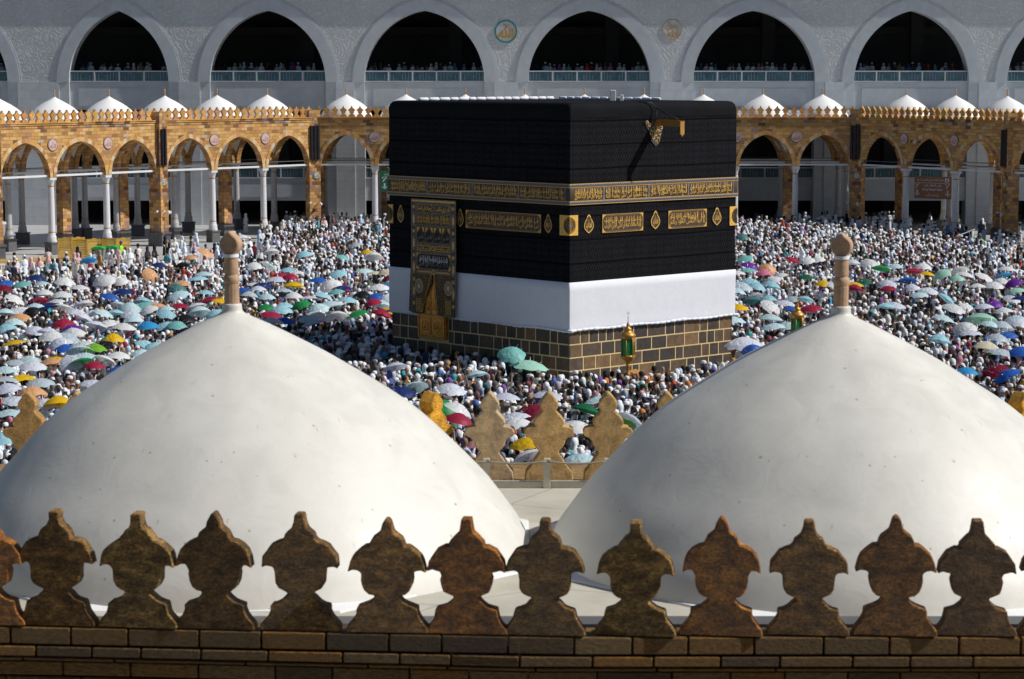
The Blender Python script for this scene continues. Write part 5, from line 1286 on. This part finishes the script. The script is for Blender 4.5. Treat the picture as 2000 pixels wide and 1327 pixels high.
def scarf_mb(long_=False):
    m = MB(); r = [(1.12 if long_ else 1.3, .25, .2, 0, .01), (1.36, .215, .165, 0, .01), (1.44, .14, .125, 0, .01), (1.52, .1, .112, 0, .01), (1.6, .114, .132, 0, .005), (1.69, .113, .132, 0, .01), (1.765, .087, .103, 0, .01), (1.81, .03, .04, 0, .01)]
    n = 14; vs = []; fs = []
    for (z, rx, ry, cx, cy) in r:
        for k in range(n): a = 2 * math.pi * k / n; vs.append((cx + rx * math.cos(a), cy + ry * math.sin(a), z))
    for j in range(len(r) - 1):
        for k in range(n):
            am = 2 * math.pi * (k + .5) / n; 
            if j in (3, 4) and abs(am - 1.5 * math.pi) < .62: continue
            fs.append((j * n + k, j * n + (k + 1) % n, (j + 1) * n + (k + 1) % n, (j + 1) * n + k))
    fs.append(tuple((len(r) - 1) * n + k for k in range(n))); m.add(vs, fs, 0, .5, True); return m
def cap_mb():
    m = MB(); m.lathe([(.104, 1.675), (.108, 1.7), (.102, 1.75), (.077, 1.785), (.02, 1.8)], 12, sx=.93, sy=1.12); return m
def hair_mb():
    m = MB(); vs = []
    m.lathe([(.098, 1.60), (.109, 1.65), (.107, 1.71), (.09, 1.76), (.055, 1.79), (.01, 1.8)], 12, ctr=(0, .014, 0), sx=.93, sy=1.06); return m
HW = {'cap': cap_mb(), 'hair': hair_mb(), 'scarf': scarf_mb(), 'longscarf': scarf_mb(True), 'ghutra': scarf_mb(True)}
VAR = [  # (body style, arms, headwear, body cloth, headwear cloth, weight)
    ('wrap', 'down', 'fold', 'hair', 'light', 'hair', 12), ('wrap', 'phone', 'down', None, 'light', None, 8), ('wrap', 'pray', 'pray', None, 'light', None, 5), ('wrap', 'down', 'down', 'hair', 'light', 'hair', 8),
    ('robe', 'down', 'down', 'cap', 'light', 'cap', 9), ('robe', 'fold', 'fold', 'cap', 'light', 'cap', 8), ('robe', 'pray', 'pray', 'cap', 'mix', 'cap', 5),
    ('shirt', 'down', 'down', 'hair', 'mix', 'hair', 13), ('shirt', 'phone', 'down', 'cap', 'mix', 'cap', 5), ('shirt', 'down', 'fold', None, 'mix', None, 8), ('shirt', 'raise', 'down', 'hair', 'light', 'hair', 2), ('shirt', 'fold', 'fold', 'cap', 'light', 'cap', 3),
    ('abaya', 'fold', 'fold', 'longscarf', 'dark', 'dark', 12), ('abaya', 'down', 'down', 'longscarf', 'light', 'light', 13), ('abaya', 'fold', 'down', 'scarf', 'bright', 'bright', 9), ('abaya', 'pray', 'pray', 'scarf', 'mix', 'light', 4), ('abaya', 'down', 'fold', 'longscarf', 'bright', 'mix', 7),
    ('robe', 'down', 'fold', 'ghutra', 'light', 'ghutra', 2)]
_bm = {}
def body_for(style, a, b):
    k = (style, a, b)
    if k not in _bm: _bm[k] = person_mesh(style, a, b)
    return _bm[k]
VC = bpy.data.collections.new('crowd figures')      # kept out of the scene; the crowd object instances from it
VONE = []
for vi, (st, a, b, hw_, cl, hc, wt) in enumerate(VAR):
    B_ = body_for(st, a, b)
    j = MB(); j.v = list(B_.v); j.f = list(B_.f); j.m = list(B_.m); j.c = list(B_.c); j.sm = list(B_.sm)
    mats = [PM['crowd']['skin'], PM['crowd'][cl], PM['crowd']['trouser']]
    if hw_:
        H_ = HW[hw_]; bb = len(j.v); j.v += H_.v; j.f += [[bb + i for i in f] for f in H_.f]; j.m += [3] * len(H_.f); j.c += H_.c; j.sm += H_.sm
        mats.append(M_GHU if hc == 'ghutra' else PM['crowd'][hc])
    o = j.build('figure%02d' % vi, mats, fixn=False); COL.objects.unlink(o); VC.objects.link(o)
    ob = B_.build('person', [PM['one']['skin'], PM['one']['light'], PM['one']['trouser']], fixn=False); mo = ob.data; bpy.data.objects.remove(ob)
    mh = None
    if hw_:
        oh = HW[hw_].build('h', M_GHU if hc == 'ghutra' else PM['one']['hair'] if hw_ == 'hair' else PM['one']['cap'], fixn=False); mh = oh.data; bpy.data.objects.remove(oh)
    VONE.append((mo, mh))
WTS = [v[-1] for v in VAR]
WFAR = [v[-1] * (1.7 if v[4] == 'light' and v[0] != 'shirt' else .75) * (1.5 if v[3] in ('ghutra', 'longscarf') else 1) for v in VAR]
# positions ---------------------------------------------------------
rp_ = random.Random(21)
dyT = [0, 40, 98, 132, 180, 295, 345, 395, 470]; rT = [10, 92, 198, 261, 332, 445, 485, 532, 560]
def in_dome(px, py, mrg=0):
    for cx, cy, l in ((453, 607, 14), (1642, 612, 0)):
        dy = py - cy
        if dy < 0:
            if abs(px - cx) < 16 and dy > -130: return True
            continue
        if dy > 470: return True
        for i in range(8):
            if dyT[i] <= dy <= dyT[i + 1]:
                r = rT[i] + (rT[i + 1] - rT[i]) * (dy - dyT[i]) / (dyT[i + 1] - dyT[i])
                if abs(px - cx - l * dy / 400) < r - mrg: return True
    return False
Kin = [KL, KN, KR, KF]
def kdist(x, y):
    """signed distance outside the cube's footprint, and the nearest side"""
    best = -1e9; bi = 0
    for i in range(4):
        a, b = Kin[i], Kin[(i + 1) % 4]; d = (b - a).normalized(); n = Vector((d.y, -d.x, 0)); s = (Vector((x, y, 0)) - a).dot(n)
        if s > best: best, bi = s, i
    return best, bi
def arcade_front(x, y):
    """distance in front of the far arcade"""
    pts = [pLL, pL0, pL1, pC0, pC1, pR0, pR1]; best = 1e9
    for a, b in zip(pts, pts[1:]):
        d = Vector((b.x - a.x, b.y - a.y, 0)); L = d.length; d.normalize(); v = Vector((x - a.x, y - a.y, 0)); s = v.dot(d)
        if -1 < s < L + 1: best = min(best, v.dot(Vector((d.y, -d.x, 0))))
    return best
LEDGE = []
cands = []
y = 62.0
while y < 205:
    sp_ = .53 if y < 108 else .53 + (y - 108) / 30 * .29 if y < 138 else .74
    w = 1130 / F * y * 1.02; x = -w + rp_.uniform(0, sp_)
    while x < w:
        X = x + rp_.uniform(-.32, .32) * sp_; Y = y + rp_.uniform(-.38, .38) * sp_; x += sp_
        kd, ki = kdist(X, Y)
        if kd < (2.2 if ki == 1 else .7): continue
        if (Vector((X, Y, 0)) - KN).length < 3.0: continue
        v = Vector((X, Y, 0)) - fm; du, dn = v.dot(fd), v.dot(fn)
        if abs(du) < 5.4 and 0 < dn < 3.6 and du > -3.9: continue
        e = (du / 4.9) ** 2 + (dn / 8.2) ** 2
        if dn > 1.5 and .82 < e < 1.2: continue
        px0, py0, _z0 = proj((X, Y, 0))
        if px0 < 540:
            bl0 = 545 - px0 * .062
            if py0 < bl0 + 3 and rp_.random() < (.93 if px0 < 330 else .6): continue
            if bl0 < py0 < bl0 + 40 and rp_.random() < .84: continue
        af = arcade_front(X, Y)
        if af < -8: continue
        if af < 10 and rp_.random() < (.72 if X > -22 else .93) : continue
        if af < 0 and rp_.random() < .75: continue
        if X < -20 and af < 15 and rp_.random() < .6: continue
        if X < -8 and 9 < af < 20 and rp_.random() < .25: continue
        nz_ = noise.noise(Vector((X * .16, Y * .11, 3)))
        if Y > 128 and nz_ > .16 and rp_.random() < .45: continue
        if noise.noise(Vector((X * .5, Y * .35, 8))) > .42: continue
        cands.append((X, Y))
    y += sp_ * .92
vis = []
mer_px = [957 + 115 * k for k in range(-9, 11)]
for i, (X, Y) in enumerate(cands):
    px, py, zc = proj((X, Y, 1.62))
    if not (5 < px < 1995) or py > 905 or in_dome(px, py, -6): continue
    if py > 760 and any(abs(px - m_) < 42 for m_ in mer_px): continue
    if 765 < px < 1432 and Y > KN.y and py < 740: continue
    if any(abs(px - proj((ux, uy, 2.1))[0]) < ur / Y * F and 0 < uy - Y < 4 and -2 < proj((ux, uy, 2.1))[1] - py + 40 < 40 for ux, uy, ur in UPOS): continue
    if any(math.hypot(ux - X, uy - Y) < ur * .8 for ux, uy, ur in UPOS): continue
    vis.append((Y, i, px, py))
vis.sort(); chosen = {}
for Y, i, px, py in vis:
    if len(chosen) >= 268: break
    chosen[i] = (px, py)
# a few bright or odd figures of the far side are made by hand below
CN = {'white': (.78, .78, .8), 'pale blue': (.5, .6, .72), 'cream': (.7, .66, .54), 'grey': (.3, .31, .33), 'navy': (.03, .05, .14), 'black': (.015, .015, .018), 'brown': (.2, .11, .06), 'teal': (.03, .3, .33), 'maroon': (.25, .03, .06), 'pink': (.62, .28, .36), 'orange': (.6, .2, .04), 'green': (.04, .25, .1), 'blue': (.05, .14, .45), 'purple': (.18, .06, .3), 'yellow': (.75, .42, .02), 'lime': (.35, .8, .03), 'salmon': (.7, .25, .22)}
def gname(st, cl): return {'wrap': 'pilgrim wrap', 'robe': 'long robe', 'shirt': 'shirt', 'abaya': 'full gown'}[st]
def colour_for(cl):
    return rp_.choice({'light': ['white'] * 6 + ['pale blue', 'cream'], 'mix': ['white', 'pale blue', 'grey', 'navy', 'black', 'brown', 'cream', 'green', 'blue', 'teal'], 'bright': ['maroon', 'pink', 'orange', 'teal', 'purple', 'brown', 'blue'], 'dark': ['black']}[cl])
kcw = Vector((kc.x, kc.y, 0))
LM = [(448, 'the first dome finial'), (1642, 'the second dome finial')]
def place_person(vi, X, Y, rz, col, hcol, px, py, extra='', grp='pilgrims standing in the packed crowd', scale=1.0):
    st, a, b, hw_, cl, hc, wt = VAR[vi]; mo, mh = VONE[vi]
    hn = {'cap': f'{hcol} cap', 'hair': 'dark hair', None: 'shaved head', 'scarf': f'{hcol} headscarf', 'longscarf': f'{hcol} veil', 'ghutra': 'red checked headcloth'}[hw_]
    base = f'person in {col} {gname(st, cl)}, {hn}{extra},'
    t = add_obj('person', mo, None, (X, Y, 0), rz, CN[col]); t.scale = (scale, scale, scale)
    tag(t, plabel(base, px, py), 'person', grp)
    if mh: o = add_obj({'cap': 'cap', 'hair': 'hair', 'scarf': 'headscarf', 'longscarf': 'veil', 'ghutra': 'headcloth'}[hw_], mh, t); o.color = (*CN[hcol], 1)
    return t
def plabel(base, px, py):
    ns = sorted(distinct, key=lambda q: math.hypot(q[0] - px, 1.5 * (q[1] - py)))
    for k in range(3):
        q = ns[k]; t = f'{base} {side_of(px, py, q)} {q[2]} umbrella'
        if t not in used and len(t.split()) <= 16: used.add(t); return t
    for k in range(12):
        for j in range(k + 1, 14):
            q, q2 = ns[k], ns[j]; t = f'{base} {side_of(px, py, q)} {q[2]}, {side_of(px, py, q2)} {q2[2]} umbrella'
            if t not in used and len(t.split()) <= 16: used.add(t); return t
    return base + ' in the packed crowd'
stuffpts = []
for i, (X, Y) in enumerate(cands):
    vi = rp_.choices(range(len(VAR)), WFAR if Y > 132 else WTS)[0]
    face = math.atan2(kcw.y - Y, kcw.x - X) + math.pi / 2 + rp_.gauss(0, .8)
    if Y > 140: face = rp_.uniform(0, 6.28)
    sc = rp_.uniform(.97, 1.1)
    if i in chosen:
        cl = VAR[vi][4]; hc = VAR[vi][5]
        col = colour_for(cl); hcol = 'white' if hc == 'cap' else 'white' if hc == 'light' else 'black' if hc == 'dark' else rp_.choice(['pink', 'maroon', 'orange', 'blue', 'brown', 'grey', 'purple', 'teal'])
        place_person(vi, X, Y, face, col, hcol, chosen[i][0], chosen[i][1], scale=sc)
    else: stuffpts.append((X, Y, 0, vi, face, sc))
# raised arms by the door
for k, (px, py) in enumerate(((812, 690), (836, 678), (858, 684), (868, 676))):
    p = on_z(px, py, 1.6); kd, _k = kdist(p.x, p.y)
    place_person(10, p.x, p.y, math.atan2(kcw.y - p.y, kcw.x - p.x) + math.pi / 2, ['grey', 'pale blue', 'white', 'pale blue'][k], 'black', px, py, ' reaching to the door', 'pilgrims reaching up to the gold door')
for px, py, vi, col, hcol, ex in ((29, 515, 17, 'white', 'white', ''), (61, 508, 17, 'white', 'white', ''), (77, 507, 17, 'white', 'white', ''), (94, 502, 17, 'white', 'white', ''), (145, 499, 17, 'white', 'white', ''), (152, 500, 17, 'cream', 'white', ''), (233, 494, 17, 'white', 'white', ''),
        (89, 516, 7, 'teal', 'black', ''), (103, 511, 7, 'teal', 'black', ''), (126, 510, 7, 'teal', 'black', ''), (245, 488, 7, 'teal', 'black', ''), (327, 495, 7, 'teal', 'black', ''), (236, 476, 7, 'lime', 'black', ''),
        (1820, 508, 14, 'yellow', 'yellow', ''), (1784, 506, 14, 'salmon', 'salmon', ''), (1915, 464, 7, 'lime', 'black', ''), (1537, 510, 14, 'yellow', 'yellow', ''), (1500, 478, 4, 'cream', 'white', ''), (1860, 560, 12, 'black', 'black', ''), (1870, 562, 12, 'black', 'black', ''), (1883, 564, 12, 'black', 'black', '')):
    p = on_z(px, py, 1.68); place_person(vi, p.x, p.y, rp_.uniform(0, 6.28), col, hcol, px, py, ex, 'people standing apart near the arcade', 1.05)
# people at the balcony of the far building and a thin scatter in the arcade
for a, b in AX:
    x = a + .3
    while x < b - .2:
        if rp_.random() < .9: stuffpts.append((x, FY + 4.0 + rp_.uniform(0, 2.5), 13.5, rp_.choices(range(len(VAR)), WTS)[0], rp_.gauss(0, .6), rp_.uniform(.93, 1.06)))
        x += .45
me = bpy.data.meshes.new('crowd'); me.from_pydata([(p[0], p[1], p[2]) for p in stuffpts], [], [])
for nm, ty, idx in (('vi', 'INT', 3), ('rz', 'FLOAT', 4), ('sc', 'FLOAT', 5)):
    at = me.attributes.new(nm, ty, 'POINT'); at.data.foreach_set('value', [p[idx] for p in stuffpts])
crowd = bpy.data.objects.new('crowd', me); COL.objects.link(crowd); tag(crowd, 'vast dense crowd of pilgrims filling the courtyard', 'crowd', kind='stuff')
ng = bpy.data.node_groups.new('crowd nodes', 'GeometryNodeTree'); ng.interface.new_socket('Geometry', in_out='INPUT', socket_type='NodeSocketGeometry'); ng.interface.new_socket('Geometry', in_out='OUTPUT', socket_type='NodeSocketGeometry')
N_ = ng.nodes; gi = N_.new('NodeGroupInput'); go = N_.new('NodeGroupOutput'); ip_ = N_.new('GeometryNodeInstanceOnPoints'); ci = N_.new('GeometryNodeCollectionInfo'); ci.inputs[0].default_value = VC; ci.inputs[1].default_value = True; ci.inputs[2].default_value = True
def na_(nm, ty):
    n = N_.new('GeometryNodeInputNamedAttribute'); n.data_type = ty; n.inputs[0].default_value = nm; return n.outputs[0]
cr = N_.new('ShaderNodeCombineXYZ'); ng.links.new(na_('rz', 'FLOAT'), cr.inputs[2]); cs = N_.new('ShaderNodeCombineXYZ'); sca = na_('sc', 'FLOAT')
for k in range(3): ng.links.new(sca, cs.inputs[k])
ng.links.new(gi.outputs[0], ip_.inputs['Points']); ng.links.new(ci.outputs[0], ip_.inputs['Instance']); ip_.inputs['Pick Instance'].default_value = True
ng.links.new(na_('vi', 'INT'), ip_.inputs['Instance Index']); ng.links.new(cr.outputs[0], ip_.inputs['Rotation']); ng.links.new(cs.outputs[0], ip_.inputs['Scale']); ng.links.new(ip_.outputs[0], go.inputs[0])
crowd.modifiers.new('crowd', 'NODES').node_group = ng
print('people', len(cands), 'stuff', len(stuffpts), 'umbrellas', len(ums), 'labels', len(used))
